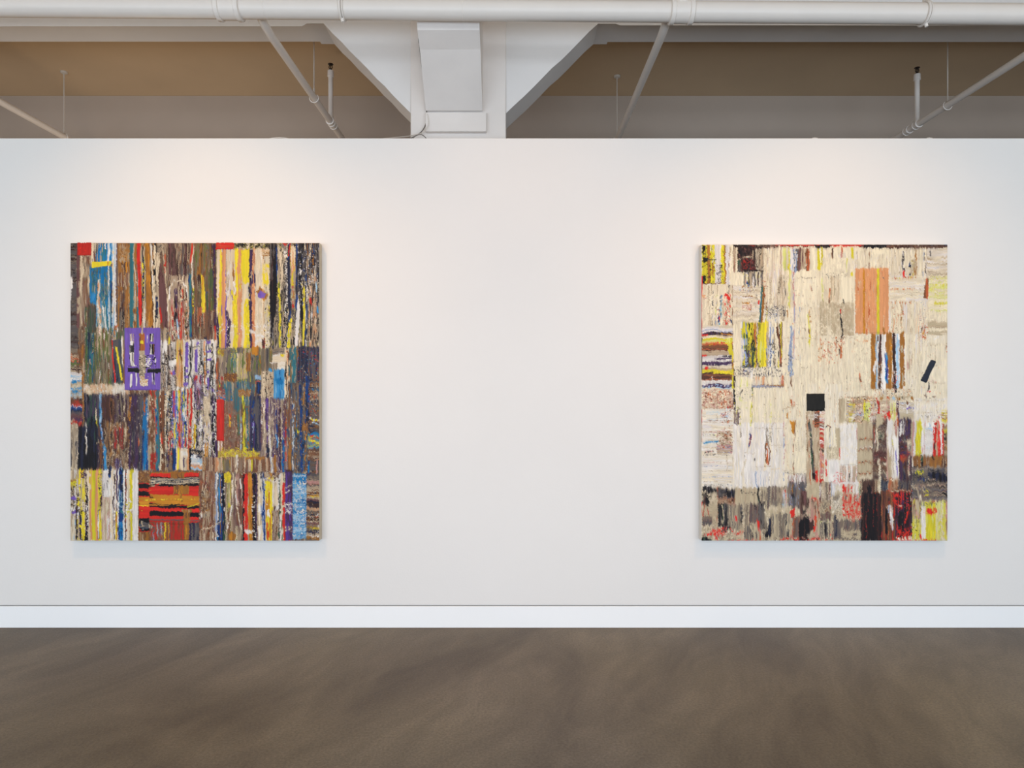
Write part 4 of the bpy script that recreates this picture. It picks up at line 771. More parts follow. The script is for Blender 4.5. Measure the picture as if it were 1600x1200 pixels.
L([(1410, 394), (1409.5, 410), (1411, 424)], 4, 'h2 k1 q1', 1, .85); L([(1410.5, 424), (1411, 432)], 3, 'R1x1'); L([(1425, 405), (1426, 430)], 3.4, 'a1 Y.5 T1', .7, .9); L([(1430, 390), (1429, 430)], 4, 'c1o1T1', .9, .8); L([(1421, 410), (1421, 430)], 2.4, 'N1k1T1', .8, .7); L([(1444, 396), (1446, 430)], 2.4, 'T1h1q1', .8, .7); L([(1452, 392), (1453, 398)], 2, 'h'); L([(1442, 390), (1441, 440)], 1.6, 'u1q1', .8, .7); L([(1357, 395), (1357, 418)], 1.6, 'm1T1', .8, .7)
for yy, ch in ((434, 'j2 Y1 f1'), (451, 'p2 j1 f1'), (472, 'p1 j1 T1 f1'), (484, 'p1 x1 Y.5')): L([(1391, yy), (1410, yy + .3), (1430, yy - .4)], 2.6, ch, .9, .62)
S('v', 1388, 474, 1436, 522, 'I5 f3 T1 q2 p.4'); D(1392, 478, 1412, 520, 'm T j', .13, 2.2, 1.4); D(1434, 470, 1446, 536, 'x u m', .12, 2); L([(1407, 476), (1408, 520)], 2, 'o1T1p1', 1, .5)
Q([(1446, 433), (1449, 433), (1450, 448), (1449, 466), (1442, 466), (1443, 453)], 'j3 m1', .5)
for (yy, wd, ch) in ((439, 2, 'z1I1'), (444, 3, 'Y1z2'), (448, 2, 'z1'), (456, 1.6, 'z1I1'), (431, 1.6, 'z1T1'), (484, 2, 'z1')): L([(1452, yy), (1466, yy + 1), (1480, yy)], wd, ch, .8, .85)
L([(1460, 473), (1480, 473.5)], 4.4, 'Y3 z1', .6, .95); S('h', 1448, 503.5, 1481, 512, 'a5 T2', z=1.2); S('h', 1448, 515, 1481, 523, 'a5 f2 T1', z=1.2); Q([(1448, 513), (1460, 515), (1480, 513), (1480, 516), (1448, 517)], 'I'); S('', 1448, 524, 1478, 536, 'i5 I2 w1'); D(1438, 505, 1449, 528, 'O r M', .3, 2.2); L([(1478, 536), (1478, 548)], 2.4, 'j1 T1', .7, .7)
# second row left
L([(1114, 450), (1113, 508)], 2, 'h1 T1 q1', .8, .5); L([(1119, 460), (1118.5, 510)], 1.6, 'z1T1u1', .8, .7); L([(1125.5, 462), (1126, 484), (1124, 505)], 3.2, 'b1 t1 l1 h1', 1, .75); L([(1122, 484), (1123, 503)], 3, 'r1 N1 T1', .9, .6); L([(1138, 446), (1136, 470), (1133, 505)], 3, 'h1 T1 e1 f1', 1, .7)
D(1131, 458, 1141, 512, 'R', .32, 2.2, 1.2); L([(1136, 464), (1140, 467)], 4, 'R'); D(1097, 460, 1104, 468, 'x p', .5, 3, .5); L([(1140, 498), (1144, 505)], 2.6, 'u1N1k1', .8, .7); L([(1144, 446), (1144, 520)], 1.4, 'T1m1', .5, .6)
for (yy, xa, xb, ch, wd) in ((448, 1160, 1174, 'o1T1', 2.2), (453, 1156, 1172, 'h1x1u1', 2), (462, 1160, 1174, 'o1m1T1', 1.8), (472, 1160, 1170, 'O1o1', 2), (492, 1150, 1170, 'T1', 1)): L([(xa, yy), (xb, yy + .8)], wd, ch, .9, .85)
D(1160, 474, 1176, 484, 'x j', .45, 3, .6); L([(1176, 452), (1182, 462), (1181, 480)], 2, 'h1T1q1', .9, .6); L([(1185, 470), (1185, 474)], 2.6, 'R'); Q([(1189, 447), (1191.6, 447), (1189, 480), (1188, 503), (1185, 503), (1187, 475)], 't2 G1'); Q([(1191.6, 447), (1194, 448), (1193, 480), (1191, 503), (1188, 503), (1189, 480)], 'o3 m1'); L([(1193, 455), (1197, 480)], 1.8, 'T1m1j1', .8, .7)
D(1194, 478, 1228, 494, 'h n', .34, 1.6); D(1196, 484, 1216, 505, 'u h', .16, 2, 1.4); L([(1229, 482), (1229, 505)], 2, 'T1o1', .9, .7); L([(1197, 480), (1197, 512)], 2, 'z1 Y.6 m1', .9, .6)
# stripes at left
G('h', 1096, 508, 1145, 608, 'f3 q4 u1.4 q3 V2.4 T3 f3 Y3 z3 p2 j3 m6 M1.4 T4 T4 q4 w6 V4.2 q1.4 f5 T3 Y5 M3 m6 T1 w7 q2 V3 l1.5 f3', wob=1.6, mix=.09)
Q([(1098, 521), (1110, 518), (1143, 519), (1142, 521.5), (1108, 523), (1097, 524)], 'V1 k1 M1'); L([(1097, 523), (1104, 523)], 2.6, 'R1r1'); L([(1126, 521), (1143, 522.5)], 2, 'O1o1'); Q([(1133, 528), (1143, 527), (1144, 556), (1138, 553), (1137, 542)], 'Y4 z1'); L([(1108, 538), (1122, 535), (1136, 536)], 2.4, 'O1R1y1', .8, .9); S('h', 1096, 539, 1138, 547, 'm4 M2 j1', rag=1.2); L([(1097, 555), (1103, 555)], 3, 'R'); L([(1129, 556), (1143, 556)], 3, 'n2 h1', 1, .9); L([(1097, 568), (1110, 569), (1136, 568)], 3.4, 'V3 n1', .9, .92); Q([(1100, 574), (1103, 571), (1107, 575), (1104, 578), (1100, 577)], 'R'); L([(1116, 582), (1130, 580), (1144, 583)], 4, 'y3 Y1', .9, .85); S('h', 1096, 585, 1143, 594, 'M3 m3 j1', rag=1); L([(1113, 588), (1112, 593)], 1.4, 'w'); L([(1097, 603), (1143, 602)], 2.6, 'V2 u1', .7, .9)
L([(1144.5, 552), (1145, 600)], 3, 'Y1 O1 m1 y1', .8, .8); L([(1147.5, 588), (1147, 640)], 3, 'k3 Y.6 M1', .7, .9); L([(1144, 590), (1144.5, 606)], 2.6, 'Y')
# yellow streaks centre-left
G('v', 1158, 504, 1222, 574, 'q2 u2 Y6 G1 Y6 k1 Y4 o1.4 c3 k2.4 Y6 y4 T2 q3 u2 I4 I5 T2 I2 k1.4 Y1.4 s2 T1', wob=1.3, mix=.28, rag=1.2); D(1166, 520, 1192, 575, 'k n', .26, 1.8, 2.2); D(1160, 540, 1172, 590, 'V u', .34, 2, 2); S('v', 1168, 540, 1178, 574, 'V2 k2 G2 Y1', cov=.8); S('v', 1183, 505, 1194, 572, 'Y5 z1', cov=.7); L([(1178, 505), (1180, 540)], 1.4, 'j1O1'); D(1200, 530, 1212, 572, 'k', .22, 1.8, 1.6); L([(1213, 512), (1215, 522), (1217, 528)], 3.4, 'M2 m1', .8); L([(1217, 525), (1219, 572)], 2.4, 'j1 m1 s1', .7, .9); L([(1215, 548), (1215, 572)], 1.6, 'k1 Y1', 1, .8); L([(1197, 545), (1198, 572)], 2.6, 'V1u1', .8, .8)
D(1146, 572, 1222, 588, 'k n T', .24, 1.8, 1.3); L([(1236, 510), (1234.5, 545), (1235, 586)], 4, 'u3 l1 q1', .8, .88); D(1231, 555, 1240, 586, 'u h', .3, 1.6, 1.5); L([(1262.6, 492), (1264, 520), (1264, 540)], 2.6, 'Y1 z1', .7, .8); L([(1264, 484), (1265, 502)], 3, 'o1O1T1', .8, .8); L([(1263, 514), (1264, 520)], 2, 'm'); S('', 1262, 478, 1275, 500, 'I5 T1', cov=.5); L([(1266, 446), (1268, 454)], 2.4, 'm1r1M1', .8, .8)
S('v', 1176, 588, 1226, 602, 'I3 p1 f2 T1 q1'); L([(1222, 588), (1222, 602)], 4, 'j1 p1 x1', .6, .8); L([(1235, 588), (1235, 603)], 2, 'T1m1'); S('h', 1174, 601, 1225, 605, 'o4 u2 m1 N.5', rag=.5); D(1150, 600, 1176, 625, 'n h', .07, 2); L([(1156, 614), (1160, 608)], 1.4, 'k'); S('v', 1150, 588, 1175, 603, 'I4z1', cov=.5); L([(1175, 605), (1174, 660)], 1.2, 'T1 Y1 G1', .5, .8); L([(1173, 628), (1172.5, 664)], 2, 'Y1 z1', .6, .8); L([(1203, 628), (1204, 662)], 1.6, 'z2 Y.4', .8, .6); D(1148, 636, 1158, 664, 'Y V M', .3, 2.4); S('v', 1146, 644, 1154, 662, 'V1h1T2M1', cov=.7)
S('', 1097, 608, 1146, 640, 'I4 f2 x2 j1 m1 T1', fine=1.5); D(1098, 612, 1144, 628, 'm j', .2, 2.2, .8); D(1120, 628, 1144, 643, 'r m j', .3, 2.2); L([(1099, 637), (1120, 636)], 1, 'T1'); S('h', 1103, 638, 1142, 656, 'w3 i4 l1'); for_ = [L([(1098, yy), (1120, yy + rng.uniform(-1, 1)), (1143, yy + rng.uniform(-1, 1))], .9, ch, .6, .7) for yy, ch in ((656, 'm1T1'), (674, 'm1x1'), (679, 'z1h1'), (699, 'T1'), (710, 'k1T1'), (722, 'x1T1'), (728, 'u1q1'), (735, 'T1f1'), (745, 'u1q1'), (752, 'T1q1'), (757, 'u1h1'))]
S('', 1120, 672, 1144, 697, 'T3 f3 m1 x1', fine=1.8, cov=.8); S('h', 1120, 694, 1144, 709, 'T3 x2 s1 u1 f2', fine=1.4); D(1128, 640, 1144, 700, 'm j M', .16, 1.9, 1.4); L([(1099, 692), (1108, 690), (1121, 689)], 2.4, 'b2 l1 B1', .5); L([(1100, 707), (1108, 704), (1114, 704)], 1.6, 'k1x1'); D(1126, 645, 1140, 652, 'u r', .3, 2); L([(1120, 610), (1120, 656)], .8, 'T', .4, .6)
# ivory field details
L([(1172, 678), (1172, 686), (1170.5, 696)], 3, 'V1 N1 r1 s1', .7, .85); L([(1198, 668), (1197, 685), (1199, 692)], 2.4, 'h1k1 T1', 1.2, .7); D(1196, 670, 1207, 690, 'h k', .15, 1.8); Q([(1196, 690), (1200, 693), (1203, 704), (1202, 722), (1199, 727), (1195, 720), (1194, 710)], 'm3 o1 j1', 1, cov=.85); L([(1198, 697), (1197, 706)], 4, 'w1q1', .8, .8); L([(1196, 724), (1195, 736)], 2, 'o1c1', .6, .7); L([(1202, 734), (1201, 750)], 1.4, 'a1m1', .8, .6); L([(1166, 714), (1160, 730), (1158, 742)], 2, 'c1f1', .6, .7); L([(1178, 716), (1178.5, 718)], 2, 'h'); L([(1156, 668), (1157, 682)], 1.4, 'e1T1', .5, .7)
L([(1223, 640), (1224, 690), (1224, 752)], 1.4, 'x1 q1 u1', .7, .7); L([(1222, 640), (1233, 635), (1245, 633)], 1, 'o1T1'); L([(1245, 634), (1244, 668)], .9, 'T', .4, .7); L([(1235, 623), (1236, 632)], 2.6, 'j1 o1', .6, .7); L([(1240, 624), (1240, 632)], 1.6, 'p1 j1', .6, .7); L([(1229, 646), (1231, 653)], 2.4, 'O1 c1', .9, .8); Q([(1232, 656), (1237, 658), (1243, 655), (1242, 667), (1239, 678), (1236, 672), (1236, 664)], 'O3 o1', .9); L([(1240, 672), (1239, 700), (1240, 720), (1238, 757)], 1.8, 'm1 j1 M1', 1.4, .75); L([(1225, 737), (1240, 738), (1258, 741)], 1, 'T1 h1', .5, .9); L([(1205, 733), (1217, 731)], 1.8, 'f1c1'); L([(1224, 666), (1230, 730)], 2.6, 'f1 c1 x.3', 1, .5)
S('', 1240, 705, 1258, 735, 'I6 i1', z=1.3); S('v', 1230, 741, 1260, 765, 'q3 h2 f2 s1 w2 x1', fine=1.2); S('v', 1232, 752, 1256, 792, 'h3 e2 q1 d1 s1 u1'); S('v', 1242, 668, 1252, 702, 'T1 I4 c1 h.4', cov=.5); S('v', 1172, 735, 1200, 760, 'w3 q3 u1', cov=.8)
# right of the square
S('v', 1259, 642, 1280, 755, 'T4 a3 m1 f2 j.6'); S('h', 1272, 642, 1280, 668, 'm3 j2 h1 k1'); D(1262, 646, 1280, 655, 'w', .4, 3, .5); L([(1264, 660), (1266, 685), (1268, 710), (1271, 738)], 3.6, 'h3 k1 G1', 1.2, .88); L([(1271, 740), (1273, 747)], 5, 'k'); L([(1275, 735), (1275.5, 750)], 4, 'R', 1, .85); G('h', 1280, 642, 1288, 755, 'q2 j2 f2 j2 q2 r2 T2 m2 q2 r2 f2 r3 T2 j3 r2 w1 r2 T2 m2 k2 O1 f3 r1 f2 x6 p4 x6 f5 r3 T3', mix=.3); L([(1282, 700), (1281, 750)], 1.4, 'R1 x1', .7, .8)
S('v', 1287, 664, 1314, 750, 'I4 f3 w2 q1'); Q([(1304, 668), (1313, 668), (1313, 718), (1308, 706), (1306, 690)], 'a'); S('', 1291, 698, 1310, 718, 'a5 f2 I2', rag=1.2); L([(1296, 665), (1296, 700)], .9, 'h1u1', .4, .9); L([(1311, 700), (1312.5, 717)], 2.2, 'R', .5, .9); L([(1290, 718), (1291, 742)], 2, 'R', .8, .75); S('v', 1294, 718, 1311, 756, 'w5 q1'); L([(1290, 667), (1294, 664), (1297, 668)], 1.4, 'j1 k1', .6, .8)
S('', 1312, 662, 1338.5, 727, 'w8 i2', rag=.4, z=1.9); A.patch('paint_patch', 1312, 662, 1339, 727.5, 'blank off-white rectangle in the lower middle')
S('v', 1312, 727, 1340, 754, 'w3 T2 p1 h1 q2 f2 x1', fine=1.2); D(1302, 735, 1316, 756, 'R', .22, 2.4); L([(1313, 752), (1319, 752)], 4, 'R1x1', .8, .9); L([(1326, 740), (1326, 746)], 1.6, 'k'); L([(1337, 668), (1340, 700), (1342, 752)], 1.8, 'r1 x1 q1', .7, .75)
S('v', 1339, 658, 1363, 752, 'a7 T2', rag=.4, z=1.5)
for yy in (686, 702.5, 723, 739): L([(1341, yy), (1350, yy - .8), (1361, yy - 1)], 2, 'm2 j1 M1', .7, .9)
L([(1342, 699), (1362, 698)], 1.4, 'w1q1', .4); S('h', 1342, 742, 1362, 750, 'f3 T2'); S('v', 1310, 622, 1324, 660, 'a5 T2 I1', z=1.2); L([(1323.4, 622), (1323.6, 660)], 1.2, 'm1 e1', .5, .8)
S('h', 1322, 620, 1390, 660, 'T3 f3 q2 I2 p1 m1 u.5', fine=1.5); D(1323, 622, 1372, 658, 'r m k y', .16, 1.9); S('h', 1325, 630, 1336, 660, 'w2 Y2 m1 u1 x1', fine=1.6); Q([(1348, 628), (1359, 628), (1358, 657), (1349, 657)], 'z4 Y1'); D(1350, 632, 1358, 656, 'k h', .25, 1.8); L([(1348, 626), (1358, 626)], 1.6, 'j1Y1', .6, .8); Q([(1368, 621), (1373, 621), (1374, 640), (1373, 648), (1369, 648), (1371, 640)], 'r2 m1 R1'); D(1356, 634, 1372, 658, 'T w r', .35, 2); L([(1386, 628), (1387, 642)], 4, 'm1 x1 T1', .7, .85); Q([(1384, 644), (1390, 643), (1390, 653), (1386, 651)], 'R'); D(1376, 640, 1392, 656, 'R r T', .25, 2.2)
Q([(1390, 628), (1398, 628), (1398, 658), (1391, 658)], 'z4 I1 T1'); D(1390, 636, 1400, 658, 'R Y m', .2, 2); L([(1401, 628), (1401, 642), (1403, 655)], 4, 'V3 s1 m1', .9, .9); S('h', 1404, 628, 1428, 656, 'f3 q2 u1 a2 T2', fine=1.4); L([(1416, 628), (1416, 655)], 2, 'w'); L([(1416.5, 626), (1417, 629)], 2.6, 'm1'); L([(1405, 637), (1427, 636)], 2.4, 'u1 v1 q1', .8, .7); S('h', 1405, 645, 1427, 655, 'a4 f1'); S('h', 1370, 618, 1428, 626, 'a3 f3 T1', rag=.6)
for px, ch in ((1376, 'o'), (1386, 'j'), (1394, 'l'), (1402, 'o'), (1409, 'k1T1'), (1424, 'o')): L([(px, 621.5), (px + 1.5, 622.5)], 4, ch, .7, .95)
D(1366, 608, 1424, 618, 'T p o n', .25, 2, .7)
# vertical bars of the middle right
G('v', 1360, 520, 1416, 608, 'o6.4 T1 l2 w2 M4 w3 w5 o3 o5 w2 M3.6 q1.6 l4.6 q1 o6 q2 I3', wob=.7, mix=.08); L([(1364, 521), (1363, 545), (1365, 570), (1364, 605)], 5.6, 'o4 O1', .8, .9); Q([(1367, 560), (1370, 560), (1366, 585), (1363, 578)], 'w2 q1'); L([(1374.5, 521), (1374, 545), (1375, 566)], 3.4, 'M3 s1', .7, .95); D(1371, 566, 1378, 606, 'm o M', .35, 2.4); L([(1383, 553), (1384, 568), (1385, 582), (1385, 598)], 4, 'u1 v1 N1', .8, .97)
L([(1384, 552), (1384, 598)], 3.4, 'N1 B1', .9, .8); L([(1389, 521), (1390, 560), (1389, 605)], 6, 'o4 O1', .7, .9); D(1386, 575, 1396, 608, 'w o', .3, 2.4); L([(1395.5, 522), (1396.5, 560), (1398, 612)], 3.4, 'M3 k1', 1.2, .82); D(1394, 580, 1401, 612, 'R x w', .3, 2); L([(1403, 522), (1403, 600)], 3, 'l1 w1 q1', .6, .8); L([(1409, 521), (1409, 560), (1410, 600)], 5.6, 'o4 a1', .8, .85); S('v', 1416, 560, 1425, 578, 'x2 T2 f1', cov=.7)
L([(1337, 531), (1345, 533), (1355, 531.5)], 1.8, 'p1c1', .6, .8); L([(1342, 583), (1343, 592), (1345, 597)], 2.2, 'm1 j1', .5); L([(1349, 543), (1346, 547)], 1.6, 'a'); S('v', 1416, 540, 1426, 600, 'I3 q1 T1', cov=.4)
S('', 1280, 473, 1333.5, 524, 'a7 T2 f2', rag=.8, z=1.4); S('v', 1290, 480, 1298, 524, 'f2 I2 a1', cov=.6); D(1280, 505, 1312, 524, 'I f', .3, 4); L([(1312, 482), (1313, 490)], 1.6, 'm1r1'); L([(1313.5, 490), (1314, 505), (1314.5, 528)], 2.2, 'k', 1.6, .85); D(1304, 526, 1320, 545, 'j m T', .34, 2.4, 1.4); L([(1313, 540), (1313.5, 558)], 3.4, 'j1 p1', .8, .85); L([(1311, 545), (1311, 552)], 1.4, 'k'); D(1278, 528, 1310, 568, 'p j x', .14, 2.6, 1.6); D(1278, 540, 1284, 566, 'p o', .3, 2.4)
L([(1296, 452), (1294.5, 471)], 2.6, 'j1 m1 p1', .6, .9); L([(1301, 450), (1301, 470)], 3, 'T1m1c1', .9, .7); S('v', 1297, 432, 1312, 472, 'T2 c3 f3 a1', cov=.8); L([(1284, 436), (1285, 472)], 2.6, 'z2 a1', .8, .8); Q([(1312, 432), (1330, 432), (1330, 472), (1314, 472)], 'I'); L([(1317, 468), (1318, 473)], 1.4, 'k')
# salmon patch
S('v', 1336, 419, 1387.5, 521, 'p7 x1', rag=.7, z=2, fine=.7)
PAL['p2_'] = PAL['p']
Q([(1336, 420), (1387, 419), (1387.5, 521), (1336, 521)], 'p', .4, 2); S('v', 1336, 420, 1387.5, 521, 'p6 j.5 c.5', cov=.6, rag=.4, z=2); L([(1348.5, 423), (1348.5, 470), (1349, 520)], 3, 'O1', .2, .97); L([(1370.5, 420), (1370.5, 470), (1371, 520)], 3.8, 'Y1', .2); S('v', 1340, 430, 1344, 450, 'c2p2', cov=.5); L([(1375, 427), (1380, 436)], 1, 'T1h1'); L([(1379, 512), (1380, 520)], 3, 'o')
A.patch('paint_patch', 1335.5, 419, 1388, 521.5, 'salmon orange rectangle with two thin yellow lines')
# lower right details
S('v', 1362, 654, 1387, 754, 'M3m3a2h2s2T1'); S('h', 1364, 660, 1386, 752, 'M3 m2 a2 h2 s1', cov=.6); Q([(1367, 647), (1376, 645), (1378, 655), (1376, 664), (1368, 664)], 'a'); S('', 1371, 672, 1381, 686, 'a3 h2 G1 k1', fine=1.6); L([(1370, 688), (1382, 687)], 1.6, 'k'); L([(1366, 668), (1367, 690)], 3, 'R1 j1 w1', .9, .7); L([(1368, 668), (1370, 706)], 2.4, 'I1 f1', .9, .8); S('h', 1364, 704, 1386, 720, 's3 M3 r1', cov=.8); Q([(1379, 723), (1384, 722), (1384, 726), (1380, 727)], 'f'); L([(1372, 716), (1373, 740), (1374, 768)], 3.6, 'f2 I2', .8, .88)
S('v', 1384, 654, 1406, 752, 'w4 q2 T2 f2', rag=.8); S('v', 1384, 700, 1392, 752, 'T4 x1 a1'); Q([(1386, 656), (1392, 656), (1391, 700), (1389, 712), (1386, 690)], 'w'); L([(1394, 690), (1396, 700)], 4, 'y1 z1', .8, .8); L([(1398, 658), (1399, 680)], 3, 'v1 o1 m1 x1', .9, .8); Q([(1393, 680), (1402, 684), (1404, 720), (1405, 746), (1396, 747), (1396, 715)], 'w'); L([(1398, 705), (1399, 725), (1401, 748)], 1.8, 'u1v1', .6, .8); L([(1401, 655), (1403, 668)], 3, 'm1j1')
S('v', 1403, 654, 1424, 760, 'V3M3m2h2n2s1'); S('h', 1404, 678, 1423, 720, 'V2 M2 r1 n2 T1 h1', fine=1.4, cov=.85); Q([(1405, 658), (1411, 656), (1411, 676), (1404, 680)], 'w'); S('h', 1405, 710, 1417, 722, 'R1 m3 j1', cov=.6); L([(1419, 655), (1419, 675)], 3.4, 'V1 n1 P.5'); S('', 1416, 688, 1424, 706, 'T2 h2 q1 f1'); L([(1417, 705), (1424, 705)], 2, 'R1j1'); L([(1419.5, 708), (1419, 740)], 3, 'f1 T1 x1', .8, .85); S('v', 1408, 655, 1418, 680, 'h2 V2 q1', cov=.6)
G('v', 1422, 658, 1476, 713, 'T2 x2 q3 Y1 Y6 z1 q5 x1 w5 l1 w6 r3 T3 R1.5 w4 R3 k.5 T2', wob=1, mix=.14); L([(1434, 660), (1434, 712)], 7, 'Y4 z1', .7, .94); S('h', 1444, 666, 1457, 710, 'w5 q2 l1 T1'); L([(1457, 668), (1465, 671), (1473, 674)], 1.6, 'R1r1'); Q([(1457, 680), (1461, 679), (1461, 688), (1457, 687)], 'R'); L([(1459, 690), (1456, 712)], 2.2, 'R1 k.4', .8, .85); L([(1466, 680), (1467, 700), (1468, 710)], 2.2, 'R'); L([(1471, 672), (1472, 695), (1475, 710)], 3, 'R'); Q([(1467, 668), (1470, 672), (1471, 708), (1468, 708)], 'w')
G('h', 1473, 664, 1481, 712, 'm2 T2 Y3 k2 T2 o5 k1 T2 o2 w1 m2 T3 e2', mix=.3); S('h', 1470, 640, 1481, 662, 'm1 i3 Y2 w2'); L([(1472, 655), (1480, 656)], 4, 'Y1y1'); L([(1464, 652), (1480, 651)], 2.4, 'm1 r1 V1', .9, .85); L([(1463, 640), (1465, 650), (1480, 642)], 1, 'm1x1', .8, .7)
L([(1450, 597), (1450, 605), (1449.5, 609)], 1.8, 'k1h1', .9, .9); L([(1448, 610.5), (1452, 610.5)], 2.2, 'R1x1'); L([(1444, 617), (1450, 620), (1462, 619)], 1.6, 'm1 h1', 1.2, .75); L([(1456, 597), (1462, 598)], 1, 'T1'); L([(1452, 595), (1456, 594), (1462, 598)], .9, 'x1T1')
S('v', 1426, 711, 1481, 730, 'o4 m4 M1 T1'); L([(1439, 712), (1439, 730)], 2.6, 'k1G1'); L([(1455, 711), (1456, 716)], 2, 'k'); S('h', 1424, 728, 1481, 784, 'h4 e2 k2 T2 N.6 s1', fine=.8); Q([(1448, 738), (1462, 736), (1478, 740), (1480, 752), (1468, 751), (1450, 744)], 'k2 n2'); L([(1430, 737), (1441, 737)], 5.5, 'Y2 g1', 1.2, .75); L([(1432, 747), (1446, 748)], 4, 'V1 N1 h1', 1, .8); S('h', 1436, 752, 1478, 775, 'T3 e3 h2 s2', cov=.75); L([(1440, 765), (1450, 768)], 2, 'Y1 a1', .8, .7); L([(1444, 773), (1450, 771)], 1.6, 'Y'); L([(1424, 762), (1432, 760), (1435, 775)], 3, 'a1 T1', .8, .85); L([(1436, 774), (1437, 782)], 4, 'f'); L([(1472, 770), (1480, 776)], 3, 'k')
# bottom band left
S('', 1096, 761, 1350, 846, 'a6 f3 T2 e2', rag=.8); S('v', 1140, 765, 1345, 845, 'a4 T3 e3 h2', cov=.45)
Q([(1097, 760), (1108, 759), (1120, 764), (1119, 768), (1104, 768), (1097, 766)], 'k3 h1'); Q([(1098, 771), (1110, 772), (1112, 774), (1098, 775)], 'k'); Q([(1098, 777), (1107, 776), (1108, 786), (1101, 789), (1097, 784)], 'k2 h1 M1'); S('', 1120, 763, 1150, 777, 'k3 h4 e2 n1'); Q([(1133, 765), (1150, 763), (1149, 775), (1140, 776), (1132, 770)], 'k3 n1 h1'); S('h', 1122, 777, 1150, 788, 'm2 T3 j1 x1 M1'); L([(1137, 783), (1147, 780)], 4, 'm2 M1', 1, .85)
S('h', 1097, 788, 1120, 820, 'a4 T3 e1', fine=1.2); L([(1104, 790), (1108, 805)], 1.2, 'r1m1'); L([(1100, 789), (1099, 806)], 1.2, 'r1m1'); S('h', 1097, 807, 1113, 820, 'h3 e2 s1'); L([(1121, 762), (1121, 800), (1120, 828)], 1.4, 'm1 R.5 T1', .6, .85); S('v', 1122, 786, 1138, 822, 'k5 h2 G1', rag=1.2); L([(1128, 788), (1131, 805), (1126, 822)], 2, 'a1T1', 1.2, .6); S('v', 1138, 788, 1160, 826, 'h2 e3 a3 T1'); L([(1130, 822), (1138, 824), (1130, 828)], 5, 'k2 h1', 1, .9)
S('v', 1148, 762, 1184, 786, 'a6 T2', z=1.2); L([(1157, 763), (1161, 769), (1172, 770), (1180, 772)], 1.8, 'k1h1', 1.2, .85); L([(1184, 760), (1184, 775), (1188, 784)], 2.6, 'k2 G1', .8); L([(1149, 804), (1150, 812)], 3, 'R1x1', .7); L([(1156, 792), (1158, 806), (1156, 815)], 3, 'h1k1', 1, .85); S('v', 1170, 786, 1186, 816, 's2 e3 h2', rag=1); L([(1185, 796), (1186, 802)], 2, 'R1s1'); D(1178, 784, 1200, 800, 'k', .25, 3); S('v', 1184, 784, 1200, 826, 'e3 h3 k1 a1', rag=1.2)
L([(1194, 790), (1197, 800), (1200, 820)], 3.4, 'a1f1'); Q([(1201, 808), (1204, 806), (1208, 820), (1210, 832), (1204, 835), (1194, 838), (1196, 830), (1200, 825)], 'k5 n1'); L([(1204, 808), (1209, 820), (1210, 836)], 1.6, 'k1G1'); S('v', 1164, 822, 1184, 842, 'h3 e3 a3'); L([(1183, 814), (1185, 822)], 3.6, 'R'); L([(1185, 824), (1187, 832)], 2.4, 'R1x1'); L([(1187, 836), (1187, 843)], 2.2, 'R1j1'); L([(1176, 820), (1174, 838)], 2, 'a1 k1', .8, .7)
for pts in ([(1113, 826), (1126, 827), (1135, 825)], [(1101, 834), (1114, 830), (1134, 832)], [(1117, 834), (1120, 842)], [(1140, 824), (1143, 828)], [(1143, 830), (1160, 831)], [(1110, 829), (1128, 836)]): L(pts, 3.2, 'R3 x.6', 1.3, .78)
Q([(1096, 837), (1104, 836), (1112, 842), (1110, 845), (1096, 845)], 'k3 G1'); L([(1138, 844), (1180, 844)], 1.8, 'R', .5, .8); L([(1124, 841), (1150, 842)], 1.4, 'h1G1', .8, .7)
S('v', 1194, 760, 1232, 793, 'h3 a3 e3 T1 s.6', fine=1.2); S('v', 1222, 764, 1232, 792, 'l1 x1 q2 a2 h1'); L([(1226.5, 766), (1227, 784)], 2.2, 'x1 R1', .8, .8); S('v', 1230, 756, 1258, 795, 'h3 d2 e3 s1 u1'); L([(1237.6, 756), (1238, 776)], 2, 'o1 M1', 1, .8); Q([(1236, 772), (1241, 771), (1240, 776), (1237, 777)], 'k'); S('', 1195, 790, 1236, 805, 'a5 f2 T1'); S('v', 1205, 802, 1236, 840, 'a5 h3 e2 T1', fine=1.2); L([(1228, 812), (1230, 838)], 3, 'k1h1a1', 1, .7)
Q([(1233, 800), (1241, 793), (1241.5, 808), (1236, 808)], 'R'); S('', 1241, 793, 1250, 806, 'a4f2'); S('v', 1238, 806, 1250, 838, 'e2 h2 m1 j1 s1'); L([(1235, 828), (1236, 842)], 3.6, 'R2 T1', 1, .85)
S('v', 1249, 774, 1262, 845, 'k2 M2 s1 e2 T1'); S('v', 1250, 766, 1264, 800, 'M3 s2 e2'); Q([(1248, 812), (1256, 806), (1270, 808), (1271, 826), (1260, 835), (1249, 840), (1247, 825)], 'k5 M2'); S('', 1260, 754, 1280, 778, 'a6 T1', z=1.2); L([(1269, 778), (1274, 779)], 4.4, 'R', 1, .9); S('v', 1264, 780, 1280, 812, 'x3 T2 k1 j1 a1'); S('', 1253, 790, 1266, 806, 'a2 k2 T2 x1', fine=1.5); L([(1272, 806), (1274, 812), (1273, 822), (1275, 842)], 4.4, 'R2 j1 x1', 1, .85)
L([(1218, 843), (1240, 841), (1262, 843), (1284, 841)], 3, 'R4 k1', 1, .92); L([(1248, 842), (1262, 842)], 2, 'k')
